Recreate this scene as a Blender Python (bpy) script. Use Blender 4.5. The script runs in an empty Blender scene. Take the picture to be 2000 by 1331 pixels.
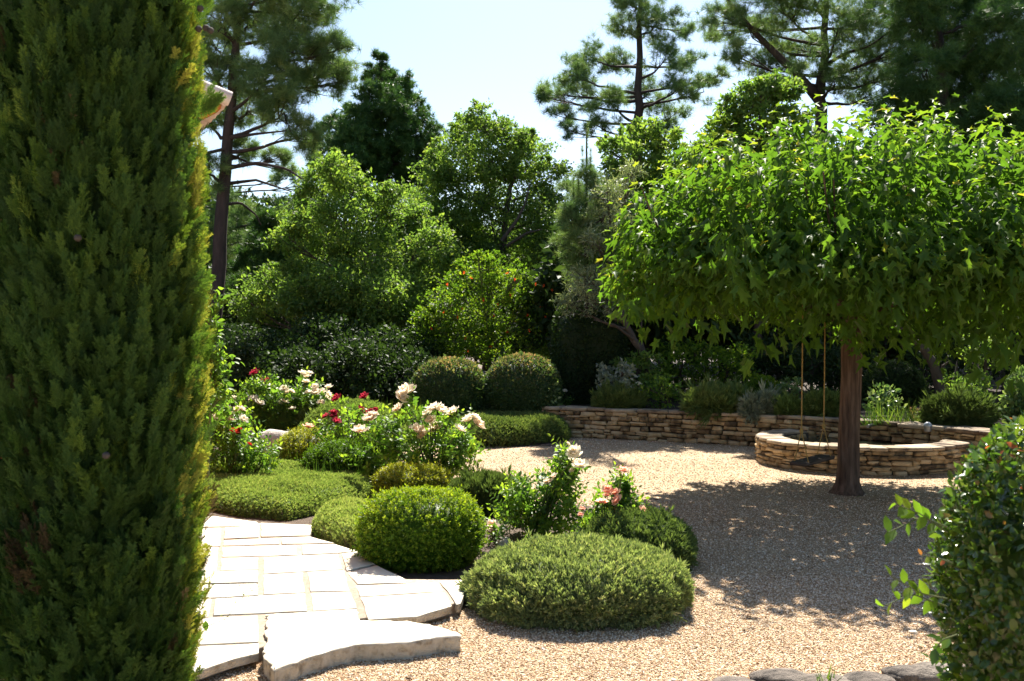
import bpy, math
import numpy as np
from mathutils import Vector

SC = bpy.context.scene
COL = SC.collection
RNG = np.random.default_rng(7)
F, CX, HY, H = 1944.0, 1000.0, 640.0, 1.65     # focal length in photo pixels, centre column, horizon row, eye height

# ------------------------------------------------------------------ camera
cam_d = bpy.data.cameras.new('camera')
cam = bpy.data.objects.new('camera', cam_d); COL.objects.link(cam)
cam.location = (0, 0, H); cam.rotation_euler = (math.radians(90), 0, 0)
cam_d.sensor_width = 36.0; cam_d.lens = F * 36 / 2000.0
cam_d.shift_y = -(665.5 - HY) / 2000.0
cam_d.clip_start = 0.1; cam_d.clip_end = 2000
cam_d.dof.use_dof = True; cam_d.dof.focus_distance = 9.5; cam_d.dof.aperture_fstop = 5.6
SC.camera = cam

# ------------------------------------------------------------------ world, sun, exposure
SUN_EL, SUN_AZ = math.radians(50), math.radians(9)
world = bpy.data.worlds.new('World'); SC.world = world; world.use_nodes = True
nt = world.node_tree
sky = nt.nodes.new('ShaderNodeTexSky'); sky.sky_type = 'NISHITA'; sky.sun_disc = False
sky.sun_elevation = SUN_EL; sky.sun_rotation = SUN_AZ
sky.air_density = 1.0; sky.dust_density = .8; sky.ozone_density = 1.9
bg = nt.nodes['Background']; bg.inputs['Strength'].default_value = 0.068
nt.links.new(sky.outputs['Color'], bg.inputs['Color'])
sun_d = bpy.data.lights.new('sun', 'SUN'); sun_d.energy = 5.0; sun_d.angle = math.radians(0.5); sun_d.color = (1.0, 0.94, 0.83)
sun = bpy.data.objects.new('sun', sun_d); COL.objects.link(sun)
SUNV = Vector((math.sin(SUN_AZ) * math.cos(SUN_EL), math.cos(SUN_AZ) * math.cos(SUN_EL), math.sin(SUN_EL)))
sun.rotation_euler = SUNV.to_track_quat('Z', 'Y').to_euler(); sun.location = SUNV * 60
SC.view_settings.view_transform = 'Standard'; SC.view_settings.look = 'None'
SC.view_settings.exposure = 1.53; SC.view_settings.gamma = 1.0; SC.view_settings.use_curve_mapping = False
SC.render.engine = 'CYCLES'
SC.cycles.max_bounces = 8; SC.cycles.diffuse_bounces = 4; SC.cycles.transmission_bounces = 4; SC.cycles.glossy_bounces = 2
SC.cycles.use_denoising = True
SC.cycles.use_fast_gi = False

# ------------------------------------------------------------------ helpers
def at(px, py, d): return np.array([(px - CX) / F * d, d, H - (py - HY) / F * d])
def gnd(px, py, z=0.0):
    d = F * (H - z) / (py - HY)
    return np.array([(px - CX) / F * d, d, z])
def tag(o, label=None, cat=None, group=None, kind=None):
    if label: o['label'] = label
    if cat: o['category'] = cat
    if group: o['group'] = group
    if kind: o['kind'] = kind
    return o
def thing(name, loc, label, cat, group=None):
    o = bpy.data.objects.new(name, None); COL.objects.link(o)
    o.location = tuple(float(v) for v in loc); o.empty_display_size = 0.2
    return tag(o, label, cat, group)
def norm(v): return v / np.maximum(np.linalg.norm(v, axis=-1, keepdims=True), 1e-9)
def frames(d, n):
    """rows of 3x3 matrices whose columns are side, axis d, normal"""
    d = norm(d); n = n - d * np.sum(d * n, -1, keepdims=True); n = norm(n)
    return np.stack([np.cross(d, n), d, n], axis=-1)
def rdir(n): return norm(RNG.normal(size=(n, 3)))
_ND = [(norm(np.random.default_rng(k).normal(size=3)), np.random.default_rng(k + 50).uniform(0, 6.28)) for k in range(9)]
def lump(p, s):
    r = 0
    for k, (d, ph) in enumerate(_ND): r = r + np.sin((p @ d) * s * (0.7 + 0.22 * k) + ph)
    return r / 5.0

class MB:
    def __init__(self): self.v = []; self.f = {}; self.n = 0
    def add(self, v, f, mat=0, var=0.5):
        v = np.asarray(v, np.float32).reshape(-1, 3); f = np.asarray(f, np.int32)
        k = f.shape[1]; m = len(f)
        self.f.setdefault(k, []).append((f + self.n, np.full(m, mat, np.int32), np.broadcast_to(np.asarray(var, np.float32), (m,))))
        self.v.append(v); self.n += len(v)
    def scatter(self, t, pos, R, s, var, mat=0):
        """stamp template t = (verts, faces, var offset per face) at each pos with frame R and scale s"""
        tv, tf, tvar = t; N = len(pos)
        if N == 0: return
        s = np.asarray(s, np.float32)
        s = np.broadcast_to(s.reshape(-1, 1, 1) if s.ndim else s, (N, 1, 1))
        v = np.einsum('nij,vj->nvi', R.astype(np.float32), tv.astype(np.float32)) * s + pos[:, None, :].astype(np.float32)
        f = tf[None] + (np.arange(N) * len(tv))[:, None, None]
        vv = np.clip(np.broadcast_to(np.asarray(var, np.float32), (N,))[:, None] + tvar[None], 0, 1)
        self.add(v.reshape(-1, 3), f.reshape(-1, tf.shape[1]), mat, vv.reshape(-1))
    def tube(self, pts, rad, sides=7, mat=0, var=0.5, cap=True):
        pts = np.asarray(pts, float); rad = np.broadcast_to(np.asarray(rad, float), (len(pts),)); n = len(pts)
        t = norm(np.gradient(pts, axis=0)); ref = np.array([0.31, 0.17, 0.93]) if abs(t[:, 2]).mean() < 0.8 else np.array([0.9, 0.3, 0.1])
        a = norm(np.cross(t, ref)); b = np.cross(t, a)
        th = np.arange(sides) * 2 * math.pi / sides
        v = pts[:, None] + rad[:, None, None] * (np.cos(th)[None, :, None] * a[:, None] + np.sin(th)[None, :, None] * b[:, None])
        i = np.arange(n - 1)[:, None] * sides; j = np.arange(sides)[None]; k = (j + 1) % sides
        f = np.stack([i + j, i + k, i + sides + k, i + sides + j], -1).reshape(-1, 4)
        self.add(v.reshape(-1, 3), f, mat, var)
        if cap:
            self.add(v[-1], np.arange(sides)[None], mat, var); self.add(v[0], np.arange(sides)[::-1][None], mat, var)
    def build(self, name, mats, parent=None, origin=(0, 0, 0), smooth=False):
        me = bpy.data.meshes.new(name)
        v = np.concatenate(self.v) - np.asarray(origin, np.float32)
        me.vertices.add(len(v)); me.vertices.foreach_set('co', v.ravel())
        loops, tot, mt, va = [], [], [], []
        for k, lst in self.f.items():
            for f, m, w in lst: loops.append(f.ravel()); tot.append(np.full(len(f), k, np.int32)); mt.append(m); va.append(w)
        loops = np.concatenate(loops); tot = np.concatenate(tot); mt = np.concatenate(mt); va = np.concatenate(va)
        me.loops.add(len(loops)); me.loops.foreach_set('vertex_index', loops.astype(np.int32))
        me.polygons.add(len(tot)); start = np.concatenate([[0], np.cumsum(tot)[:-1]]).astype(np.int32)
        me.polygons.foreach_set('loop_start', start); me.polygons.foreach_set('loop_total', tot)
        me.polygons.foreach_set('material_index', mt)
        if smooth: me.polygons.foreach_set('use_smooth', np.ones(len(tot), bool))
        a = me.attributes.new('var', 'FLOAT', 'FACE'); a.data.foreach_set('value', va.astype(np.float32))
        me.update(calc_edges=True); me.validate()
        for m in (mats if isinstance(mats, (list, tuple)) else [mats]): me.materials.append(m)
        o = bpy.data.objects.new(name, me); COL.objects.link(o)
        if parent is not None: o.parent = parent
        else: o.location = tuple(float(q) for q in origin)
        return o

# ------------------------------------------------------------------ materials
def new_mat(name):
    m = bpy.data.materials.new(name); m.use_nodes = True; n = m.node_tree; n.nodes.clear()
    out = n.nodes.new('ShaderNodeOutputMaterial'); return m, n, out
def ramp(n, stops):
    r = n.nodes.new('ShaderNodeValToRGB'); e = r.color_ramp.elements
    while len(e) < len(stops): e.new(0.5)
    for x, (p, c) in zip(e, stops): x.position = p; x.color = (*c, 1)
    return r
def coords(n): return n.nodes.new('ShaderNodeTexCoord').outputs['Object']
def noise(n, co, scale, detail=4, rough=0.55):
    t = n.nodes.new('ShaderNodeTexNoise'); t.inputs['Scale'].default_value = scale; t.inputs['Detail'].default_value = detail
    t.inputs['Roughness'].default_value = rough; n.links.new(co, t.inputs['Vector']); return t
def mathn(n, op, a, b):
    t = n.nodes.new('ShaderNodeMath'); t.operation = op
    for i, x in enumerate((a, b)):
        if isinstance(x, (int, float)): t.inputs[i].default_value = x
        else: n.links.new(x, t.inputs[i])
    return t.outputs[0]
def mix(n, fac, a, b, mode='MIX'):
    t = n.nodes.new('ShaderNodeMix'); t.data_type = 'RGBA'; t.blend_type = mode
    for k, x in ((0, fac), (6, a), (7, b)):
        if isinstance(x, (int, float)): t.inputs[k].default_value = x
        elif isinstance(x, tuple): t.inputs[k].default_value = (*x, 1)
        else: n.links.new(x, t.inputs[k])
    return t.outputs[2]
def leaf_mat(name, stops, rough=0.45, spec=0.5, trans=0.45, tcol=(1.75, 1.85, .8), nscale=3.0, namt=0.25):
    m, n, out = new_mat(name)
    at_ = n.nodes.new('ShaderNodeAttribute'); at_.attribute_name = 'var'
    ns = noise(n, coords(n), nscale, 2)
    x = mathn(n, 'ADD', at_.outputs['Fac'], mathn(n, 'MULTIPLY', mathn(n, 'SUBTRACT', ns.outputs['Fac'], 0.5), namt * 2))
    r = ramp(n, stops); n.links.new(x, r.inputs['Fac'])
    p = n.nodes.new('ShaderNodeBsdfPrincipled'); p.inputs['Roughness'].default_value = rough
    p.inputs['Specular IOR Level'].default_value = spec * .45
    n.links.new(r.outputs['Color'], p.inputs['Base Color'])
    tr = n.nodes.new('ShaderNodeBsdfTranslucent')
    n.links.new(mix(n, 1.0, r.outputs['Color'], tcol, 'MULTIPLY'), tr.inputs['Color'])
    ms = n.nodes.new('ShaderNodeMixShader'); ms.inputs['Fac'].default_value = trans
    n.links.new(p.outputs[0], ms.inputs[1]); n.links.new(tr.outputs[0], ms.inputs[2]); n.links.new(ms.outputs[0], out.inputs['Surface'])
    return m
def solid_mat(name, stops, nscale, rough=0.85, bump=0.3, bscale=None, stretch=(1, 1, 1), varamt=0.0, spec=0.3, metallic=0.0, dist=0.01, detail=6):
    m, n, out = new_mat(name)
    mp = n.nodes.new('ShaderNodeMapping'); mp.inputs['Scale'].default_value = stretch
    n.links.new(coords(n), mp.inputs['Vector'])
    ns = noise(n, mp.outputs[0], nscale, detail)
    x = mathn(n, 'ADD', mathn(n, 'MULTIPLY', mathn(n, 'SUBTRACT', ns.outputs['Fac'], 0.5), 1.6), 0.5)
    if varamt:
        a = n.nodes.new('ShaderNodeAttribute'); a.attribute_name = 'var'
        x = mathn(n, 'ADD', x, mathn(n, 'MULTIPLY', mathn(n, 'SUBTRACT', a.outputs['Fac'], 0.5), varamt))
    r = ramp(n, stops); n.links.new(x, r.inputs['Fac'])
    p = n.nodes.new('ShaderNodeBsdfPrincipled'); p.inputs['Roughness'].default_value = rough
    p.inputs['Specular IOR Level'].default_value = spec; p.inputs['Metallic'].default_value = metallic
    n.links.new(r.outputs['Color'], p.inputs['Base Color'])
    if bump:
        b = n.nodes.new('ShaderNodeBump'); b.inputs['Strength'].default_value = bump; b.inputs['Distance'].default_value = dist
        nb = noise(n, mp.outputs[0], bscale or nscale * 4, 8, 0.65)
        n.links.new(nb.outputs['Fac'], b.inputs['Height']); n.links.new(b.outputs[0], p.inputs['Normal'])
    n.links.new(p.outputs[0], out.inputs['Surface'])
    return m

M = {}
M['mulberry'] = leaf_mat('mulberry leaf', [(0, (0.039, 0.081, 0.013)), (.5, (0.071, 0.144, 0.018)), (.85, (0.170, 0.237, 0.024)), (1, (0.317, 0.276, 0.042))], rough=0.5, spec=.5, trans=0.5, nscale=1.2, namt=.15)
M['oak'] = leaf_mat('oak leaf', [(0, (0.066, 0.120, 0.033)), (.5, (0.122, 0.197, 0.048)), (1, (0.244, 0.301, 0.065))], trans=0.52, nscale=1.0, rough=0.55)
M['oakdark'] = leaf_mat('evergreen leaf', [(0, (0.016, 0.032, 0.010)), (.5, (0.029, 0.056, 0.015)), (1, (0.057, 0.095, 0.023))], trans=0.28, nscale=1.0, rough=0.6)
M['pine'] = leaf_mat('pine needle', [(0, (0.074, 0.133, 0.055)), (.5, (0.140, 0.225, 0.080)), (1, (0.290, 0.355, 0.120))], trans=0.4, nscale=.7, rough=0.5, tcol=(1.2, 1.3, .7))
M['fir'] = leaf_mat('dark pine needle', [(0, (0.031, 0.073, 0.024)), (.5, (0.058, 0.127, 0.034)), (1, (0.124, 0.203, 0.048))], trans=.22, nscale=.7, rough=.45)
M['cypress'] = leaf_mat('cypress spray', [(0, (0.023, 0.052, 0.015)), (.45, (0.053, 0.108, 0.024)), (.7, (0.102, 0.172, 0.028)), (.86, (0.189, 0.254, 0.041)), (1, (0.363, 0.351, 0.071))], trans=.30, nscale=4, rough=.55, spec=.25, namt=.12)  # end stops: gold of the painted sunlit rim and bleached sprays
M['cypressdry'] = leaf_mat('dry cypress spray', [(0, (.04, .032, .018)), (.5, (.10, .075, .036)), (1, (.20, .15, .07))], trans=.15, nscale=4, rough=.7, spec=.15)
M['box'] = leaf_mat('boxwood leaf', [(0, (0.042, 0.084, 0.010)), (.5, (0.085, 0.160, 0.014)), (1, (0.227, 0.279, 0.021))], trans=0.42, nscale=6, rough=0.45, spec=.3, namt=.15)
M['boxgold'] = leaf_mat('golden box leaf', [(0, (0.082, 0.111, 0.013)), (.5, (0.190, 0.213, 0.020)), (1, (0.365, 0.357, 0.039))], trans=.33, nscale=8, rough=.45)
M['heather'] = leaf_mat('heather sprig', [(0, (0.087, 0.110, 0.061)), (.45, (0.192, 0.245, 0.108)), (.8, (0.325, 0.355, 0.171)), (1, (0.480, 0.439, 0.278))], trans=0.35, nscale=6, rough=.7, spec=.15, namt=.25)
M['thyme'] = leaf_mat('thyme sprig', [(0, (0.092, 0.136, 0.048)), (.5, (0.193, 0.260, 0.082)), (1, (0.351, 0.380, 0.158))], trans=0.35, nscale=3.5, rough=.7, spec=.15, namt=.3)
M['santolina'] = leaf_mat('lavender cotton sprig', [(0, (0.067, 0.100, 0.036)), (.5, (0.124, 0.178, 0.058)), (1, (0.215, 0.255, 0.086))], trans=.25, nscale=5, rough=.7, spec=.15)
M['silver'] = leaf_mat('silver leaf', [(0, (.13, .16, .12)), (.5, (.25, .28, .22)), (1, (.40, .43, .35))], trans=.25, nscale=6, rough=.6)
M['olive'] = leaf_mat('olive leaf', [(0, (0.101, 0.142, 0.079)), (.5, (0.187, 0.224, 0.129)), (1, (0.343, 0.373, 0.229))], trans=0.3, nscale=1.5, rough=0.5)
M['rose'] = leaf_mat('rose leaf', [(0, (0.052, 0.106, 0.022)), (.5, (0.103, 0.194, 0.032)), (1, (0.267, 0.356, 0.043))], trans=0.5, nscale=4, rough=0.42, spec=.6)
M['photinia'] = leaf_mat('glossy shrub leaf', [(0, (0.028, 0.062, 0.013)), (.5, (0.061, 0.118, 0.020)), (.8, (0.138, 0.186, 0.030)), (.92, (0.306, 0.123, 0.046)), (1, (0.459, 0.106, 0.056))], trans=.35, nscale=5, rough=.22, spec=1.4, namt=.12)
M['abelia'] = leaf_mat('bronze tipped leaf', [(0, (0.029, 0.062, 0.023)), (.5, (0.067, 0.118, 0.039)), (.75, (0.173, 0.161, 0.078)), (1, (0.399, 0.235, 0.169))], trans=.3, nscale=4, rough=0.55, spec=.8, namt=.2)
M['pomegranate'] = leaf_mat('pomegranate leaf', [(0, (0.043, 0.090, 0.014)), (.5, (0.107, 0.187, 0.020)), (1, (0.233, 0.278, 0.030))], trans=0.55, nscale=2, rough=0.5)
M['variegated'] = leaf_mat('pale edged leaf', [(0, (.05, .10, .04)), (.5, (.12, .20, .07)), (1, (.35, .40, .2))], trans=.3, nscale=3, rough=.3, spec=.7)
M['grass'] = leaf_mat('grass blade', [(0, (.03, .07, .016)), (.5, (.07, .13, .025)), (1, (.18, .21, .05))], trans=.35, nscale=4, rough=.5)
M['twig'] = solid_mat('dry twig', [(0, (.06, .045, .035)), (1, (.20, .15, .11))], 20, bump=0)
M['stem'] = solid_mat('green stem', [(0, (.06, .09, .03)), (1, (.13, .14, .05))], 12, bump=0)
M['bark'] = solid_mat('pine bark', [(0, (0.025, 0.019, 0.017)), (.5, (0.054, 0.040, 0.034)), (1, (0.101, 0.072, 0.060))], 9, bump=.9, stretch=(1, 1, .25), dist=.03)
M['mulbark'] = solid_mat('mulberry bark', [(.15, (0.046, 0.027, 0.018)), (.5, (0.121, 0.074, 0.048)), (.9, (0.213, 0.141, 0.096))], 30, bump=1.0, stretch=(1, 1, .12), dist=.02, bscale=55)
M['olivebark'] = solid_mat('olive bark', [(0, (0.039, 0.030, 0.023)), (1, (0.110, 0.088, 0.069))], 14, bump=.8, stretch=(1, 1, .3), dist=.02)
M['stone'] = solid_mat('dry limestone', [(.05, (.085, .058, .033)), (.3, (.24, .165, .085)), (.6, (.42, .30, .155)), (1, (.56, .43, .26))], 9, bump=.8, varamt=.75, dist=.015)
M['coping'] = solid_mat('coping stone', [(.1, (.12, .085, .06)), (.45, (.34, .26, .17)), (1, (.54, .44, .32))], 6, bump=.8, varamt=.6, dist=.015)
M['wallcore'] = solid_mat('earth joint', [(0, (.03, .022, .015)), (1, (.075, .055, .038))], 12, bump=.5)
M['slab'] = solid_mat('pale limestone paving', [(.1, (0.682, 0.578, 0.429)), (.5, (0.796, 0.709, 0.559)), (1, (0.843, 0.807, 0.668))], 3.5, bump=.35, varamt=.3, bscale=14, dist=.008, rough=.8)
M['slabside'] = solid_mat('chipped limestone edge', [(.2, (.30, .25, .18)), (.45, (.52, .46, .36)), (1, (.66, .61, .51))], 22, bump=1.0, bscale=45, dist=.02)
M['mortar'] = solid_mat('sandy joint', [(0, (0.282, 0.209, 0.146)), (1, (0.481, 0.394, 0.310))], 40, bump=.6, dist=.006)
M['rock'] = solid_mat('weathered rock', [(.1, (0.138, 0.121, 0.103)), (.4, (0.391, 0.345, 0.299)), (.7, (0.575, 0.517, 0.448)), (1, (0.690, 0.644, 0.575))], 11, bump=1.0, dist=.03, varamt=.4, bscale=24)
M['edgerock'] = solid_mat('brown edging rock', [(.1, (.06, .05, .042)), (.45, (.17, .14, .115)), (.8, (.27, .23, .19)), (1, (.36, .32, .27))], 12, bump=1.0, dist=.03, varamt=.5, bscale=26)
M['soil'] = solid_mat('brown soil', [(0, (.07, .048, .034)), (.5, (.15, .105, .075)), (1, (.24, .18, .135))], 25, bump=1.0, dist=.03)
M['litter'] = solid_mat('dark leaf litter', [(0, (.025, .018, .012)), (.5, (.06, .043, .03)), (1, (.10, .075, .055))], 15, bump=1.0, dist=.03)  # one even dark brown litter tone
M['pebble'] = solid_mat('gravel stone', [(0, (0.269, 0.154, 0.081)), (.3, (0.493, 0.308, 0.163)), (.55, (0.650, 0.442, 0.259)), (.8, (0.783, 0.597, 0.400)), (1, (0.860, 0.730, 0.572))], 30, bump=0, varamt=1.5, rough=.8)
M['plaster'] = solid_mat('ochre render', [(0, (.40, .15, .065)), (1, (.56, .23, .10))], 4, bump=.25, dist=.006)
M['eave'] = solid_mat('orange board', [(0, (0.425, 0.119, 0.027)), (1, (0.561, 0.187, 0.050))], 8, bump=.1)
M['rafter'] = solid_mat('weathered rafter', [(0, (.14, .13, .10)), (1, (.25, .23, .18))], 10, bump=.4, stretch=(.3, 1, 1))
M['tile'] = solid_mat('pale clay tile', [(0, (.42, .30, .25)), (.5, (.60, .49, .44)), (1, (.70, .62, .58))], 9, bump=.3, varamt=.4)
M['rope'] = solid_mat('yellow rope', [(0, (0.280, 0.175, 0.049)), (1, (0.434, 0.294, 0.098))], 90, bump=.6, dist=.004)
M['plank'] = solid_mat('dark plank', [(0, (.04, .028, .02)), (1, (.11, .08, .06))], 14, bump=.4, stretch=(1, .2, 1))
M['metal'] = solid_mat('grey metal', [(0, (.22, .23, .24)), (1, (.36, .37, .38))], 20, rough=.35, bump=.05, metallic=.7)
M['lampglass'] = solid_mat('frosted lamp dome', [(0, (.26, .30, .34)), (1, (.42, .46, .50))], 20, rough=.15, bump=0, spec=.8)
M['cone'] = solid_mat('cypress cone', [(0, (0.045, 0.036, 0.030)), (1, (0.098, 0.085, 0.075))], 40, bump=.6)
def petal_mat(name, stops): return leaf_mat(name, stops, rough=.6, spec=.2, trans=.65, tcol=(1.12, 1.05, .95), nscale=20, namt=.1)
M['white'] = petal_mat('white petal', [(0, (.78, .68, .52)), (.5, (.86, .80, .68)), (1, (.88, .85, .77))])
M['cream'] = petal_mat('cream petal', [(0, (.78, .55, .36)), (.5, (.80, .68, .55)), (1, (.82, .77, .70))])
M['crimson'] = petal_mat('crimson petal', [(0, (0.180, 0.007, 0.020)), (.5, (0.346, 0.018, 0.050)), (1, (0.475, 0.081, 0.117))])
M['red'] = petal_mat('red petal', [(0, (0.294, 0.008, 0.007)), (.5, (0.434, 0.021, 0.013)), (1, (0.525, 0.070, 0.035))])
M['pink'] = petal_mat('pink petal', [(0, (0.794, 0.284, 0.201)), (.5, (0.860, 0.464, 0.355)), (1, (0.860, 0.709, 0.592))])
M['scarlet'] = petal_mat('scarlet petal', [(0, (.65, .05, .015)), (1, (.80, .14, .03))])
def gravel_mat():
    m, n, out = new_mat('gravel')
    co = coords(n); vo = n.nodes.new('ShaderNodeTexVoronoi'); vo.inputs['Scale'].default_value = 115; n.links.new(co, vo.inputs['Vector'])
    sep = n.nodes.new('ShaderNodeSeparateColor'); n.links.new(vo.outputs['Color'], sep.inputs[0])
    r = ramp(n, [(0, (.19, .12, .065)), (.25, (.40, .265, .14)), (.55, (.54, .38, .22)), (.8, (.65, .50, .32)), (1, (.74, .64, .49))])
    big = noise(n, co, .9, 4)
    n.links.new(mathn(n, 'ADD', sep.outputs[0], mathn(n, 'MULTIPLY', mathn(n, 'SUBTRACT', big.outputs['Fac'], .5), .5)), r.inputs['Fac'])
    edge = ramp(n, [(.35, (1, 1, 1)), (.75, (.45, .40, .36))]); n.links.new(vo.outputs['Distance'], edge.inputs['Fac'])
    col = mix(n, .8, r.outputs['Color'], edge.outputs['Color'], 'MULTIPLY')
    p = n.nodes.new('ShaderNodeBsdfPrincipled'); p.inputs['Roughness'].default_value = .85; p.inputs['Specular IOR Level'].default_value = .25
    n.links.new(col, p.inputs['Base Color'])
    inv = mathn(n, 'SUBTRACT', 1.0, vo.outputs['Distance'])
    b = n.nodes.new('ShaderNodeBump'); b.inputs['Strength'].default_value = .8; b.inputs['Distance'].default_value = .008
    n.links.new(mathn(n, 'ADD', inv, mathn(n, 'MULTIPLY', noise(n, co, 6, 5).outputs['Fac'], 3.0)), b.inputs['Height']); n.links.new(b.outputs[0], p.inputs['Normal'])
    n.links.new(p.outputs[0], out.inputs['Surface']); return m
M['gravel'] = gravel_mat()
def water_mat():
    m, n, out = new_mat('pool water')
    p = n.nodes.new('ShaderNodeBsdfPrincipled'); p.inputs['Base Color'].default_value = (.015, .022, .014, 1)
    p.inputs['Roughness'].default_value = .04; p.inputs['Specular IOR Level'].default_value = .6
    b = n.nodes.new('ShaderNodeBump'); b.inputs['Strength'].default_value = .5; b.inputs['Distance'].default_value = .02
    n.links.new(noise(n, coords(n), 14, 3).outputs['Fac'], b.inputs['Height']); n.links.new(b.outputs[0], p.inputs['Normal'])
    n.links.new(p.outputs[0], out.inputs['Surface']); return m
M['water'] = water_mat()

# ------------------------------------------------------------------ templates (verts, faces, var per face)
def T(v, f, var=None):
    v = np.array(v, np.float32); f = np.array(f, np.int32)
    return v, f, (np.zeros(len(f), np.float32) if var is None else np.asarray(var, np.float32))
def join(ts):
    v, f, w, n = [], [], [], 0
    for a, b, c in ts: v.append(a); f.append(b + n); w.append(c); n += len(a)
    return np.concatenate(v), np.concatenate(f), np.concatenate(w)
def put(t, pos, d, n, s, dv=0.0):
    R = frames(np.array([d], float), np.array([n], float))[0]
    return (t[0] @ R.T.astype(np.float32) * s + np.array(pos, np.float32), t[1], t[2] + dv)
DIA = T([(0, 0, 0), (.27, .45, .07), (0, 1, -.06), (-.27, .45, .07)], [(0, 1, 2), (0, 2, 3)])
LEAF = T([(0, 0, 0), (.24, .25, .05), (.25, .6, .04), (0, 1, -.12), (-.25, .6, .04), (-.24, .25, .05), (0, .5, -.02)],
         [(0, 1, 6), (1, 2, 6), (2, 3, 6), (3, 4, 6), (4, 5, 6), (5, 0, 6)])
NARROW = T([(0, 0, 0), (.09, .5, .02), (0, 1, -.05), (-.09, .5, .02)], [(0, 1, 2), (0, 2, 3)])
def lobed():
    m = [(0, 0, -.03), (0, .32, -.05), (0, .68, -.12), (0, 1.2, -.36)]
    r = [(.22, -.04, .09), (.17, .34, .10), (.36, .76, .13), (.12, .68, .0)]
    v = m + r + [(-a, b, c) for a, b, c in r]
    f = [(0, 4, 5), (0, 5, 1), (1, 5, 6), (1, 6, 7), (1, 7, 2), (2, 7, 3)]
    g = [(0, 9, 8), (0, 1, 9), (1, 10, 9), (1, 11, 10), (1, 2, 11), (2, 3, 11)]
    return T(v, f + g)
LOBED = lobed()
rt = np.random.default_rng(3)
def tuft(nn, spread, wid, up=0.25):
    v, f = [], []
    for k in range(nn):
        a = rt.uniform(0, 6.28); e = rt.uniform(-up, 1) ** 1
        z = max(-.3, 1 - spread * rt.uniform(0, 1)); rr = math.sqrt(max(0, 1 - z * z))
        d = np.array([rr * math.cos(a), z, rr * math.sin(a)]); s = norm(np.cross(d, rt.normal(size=3))) * wid
        L = rt.uniform(.75, 1.05); b = np.array([0, rt.uniform(-.35, .15), 0])
        n = len(v); v += [b - s, b + s, b + d * L]; f.append((n, n + 1, n + 2))
    return T(v, f, rt.uniform(-.12, .12, len(f)))
TUFTS = [tuft(34, 1.1, .020) for _ in range(3)]
FIRT = [tuft(30, .9, .05) for _ in range(2)]
def fine_sprig(nn, spread, wid):
    v, f = [], []
    for k in range(nn):
        a = rt.uniform(0, 6.28); t = rt.uniform(0, spread); d = np.array([math.sin(t) * math.cos(a), math.cos(t), math.sin(t) * math.sin(a)])
        s = norm(np.cross(d, rt.normal(size=3))) * wid; b = np.array([0, rt.uniform(0, .5), 0]); L = rt.uniform(.45, .8); n = len(v)
        v += [b, b + d * L * .5 + s, b + d * L, b + d * L * .5 - s]; f += [(n, n + 1, n + 2), (n, n + 2, n + 3)]
    return T(v, f, np.repeat(rt.uniform(-.15, .15, nn), 2))
FINE = [fine_sprig(11, .75, .075) for _ in range(4)]
FEATHER = [fine_sprig(22, .55, .035) for _ in range(3)]
def leafy_sprig(leaf, pairs, ll, ang=.9, tipv=.2):
    ts = []
    for k in range(pairs):
        y = .15 + .8 * k / pairs; a0 = k * 1.57 + rt.uniform(-.3, .3)
        for s in (0, math.pi):
            a = a0 + s; d = np.array([math.sin(ang) * math.cos(a), math.cos(ang), math.sin(ang) * math.sin(a)])
            ts.append(put(leaf, (0, y, 0), d, np.array([0, 1, 0]) + .3 * rt.normal(size=3), ll * rt.uniform(.8, 1.1), tipv * (k / pairs - .5) + rt.uniform(-.1, .1)))
    ts.append(put(leaf, (0, .95, 0), (0.1, 1, .1), (1, .2, .3), ll * .8, tipv))
    return join(ts)
BOXS = [leafy_sprig(DIA, 4, .42) for _ in range(4)]
ROSES = [leafy_sprig(LEAF, 4, .34, 1.15, .25) for _ in range(4)]
POMS = [leafy_sprig(DIA, 6, .26, .8, .35) for _ in range(3)]
def frond():
    v, f, w = [], [], []
    def strip(b, d, L, wd, dv):
        s = np.array([d[1], -d[0], 0]) * wd + np.array([0, 0, rt.uniform(-.6, .6) * wd]); n = len(v); q = b + d * L
        v.extend([b - s * .5, b + s * .5, b + d * L * .55 + s, q, b + d * L * .55 - s]); f.extend([(n, n + 1, n + 2), (n, n + 2, n + 4), (n + 2, n + 3, n + 4)]); w.extend([dv] * 3)
    strip(np.zeros(3), np.array([0, 1., 0]), 1.0, .014, 0)
    for k in range(12):
        y = .06 + .82 * k / 12; L = (.30 * (1 - .6 * y) + .05) * rt.uniform(.6, 1.25)
        for sg in (-1, 1):
            a = rt.uniform(.32, .62); z = rt.uniform(-.3, .3); d = norm(np.array([sg * math.sin(a), math.cos(a), z])); b = np.array([0, y + rt.uniform(-.03, .03), 0.])
            strip(b, d, L, .013, rt.uniform(-.08, .1))
            for j in range(3):
                q = b + d * L * (.25 + .25 * j)
                for s2 in (-1, 1):
                    c = a * sg + s2 * .6; strip(q, norm(np.array([math.sin(c), math.cos(c), z + rt.uniform(-.3, .3)])), L * .36, .013, rt.uniform(-.08, .14))
    return T(v, f, w)
FRONDS = [frond() for _ in range(4)]
def blade():
    return T([(-.02, 0, 0), (.02, 0, 0), (.015, .5, .03), (-.015, .5, .03), (0, 1, .14)], [(0, 1, 2), (0, 2, 3), (3, 2, 4)])
BLADE = blade()
def icos(sub=0):
    import bmesh
    bm = bmesh.new(); bmesh.ops.create_icosphere(bm, subdivisions=sub + 1, radius=1)
    v = np.array([x.co[:] for x in bm.verts], np.float32); f = np.array([[y.index for y in x.verts] for x in bm.faces], np.int32); bm.free()
    return T(v, f)
ICO0, ICO3, ICO2 = icos(0), icos(3), icos(2)
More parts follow.
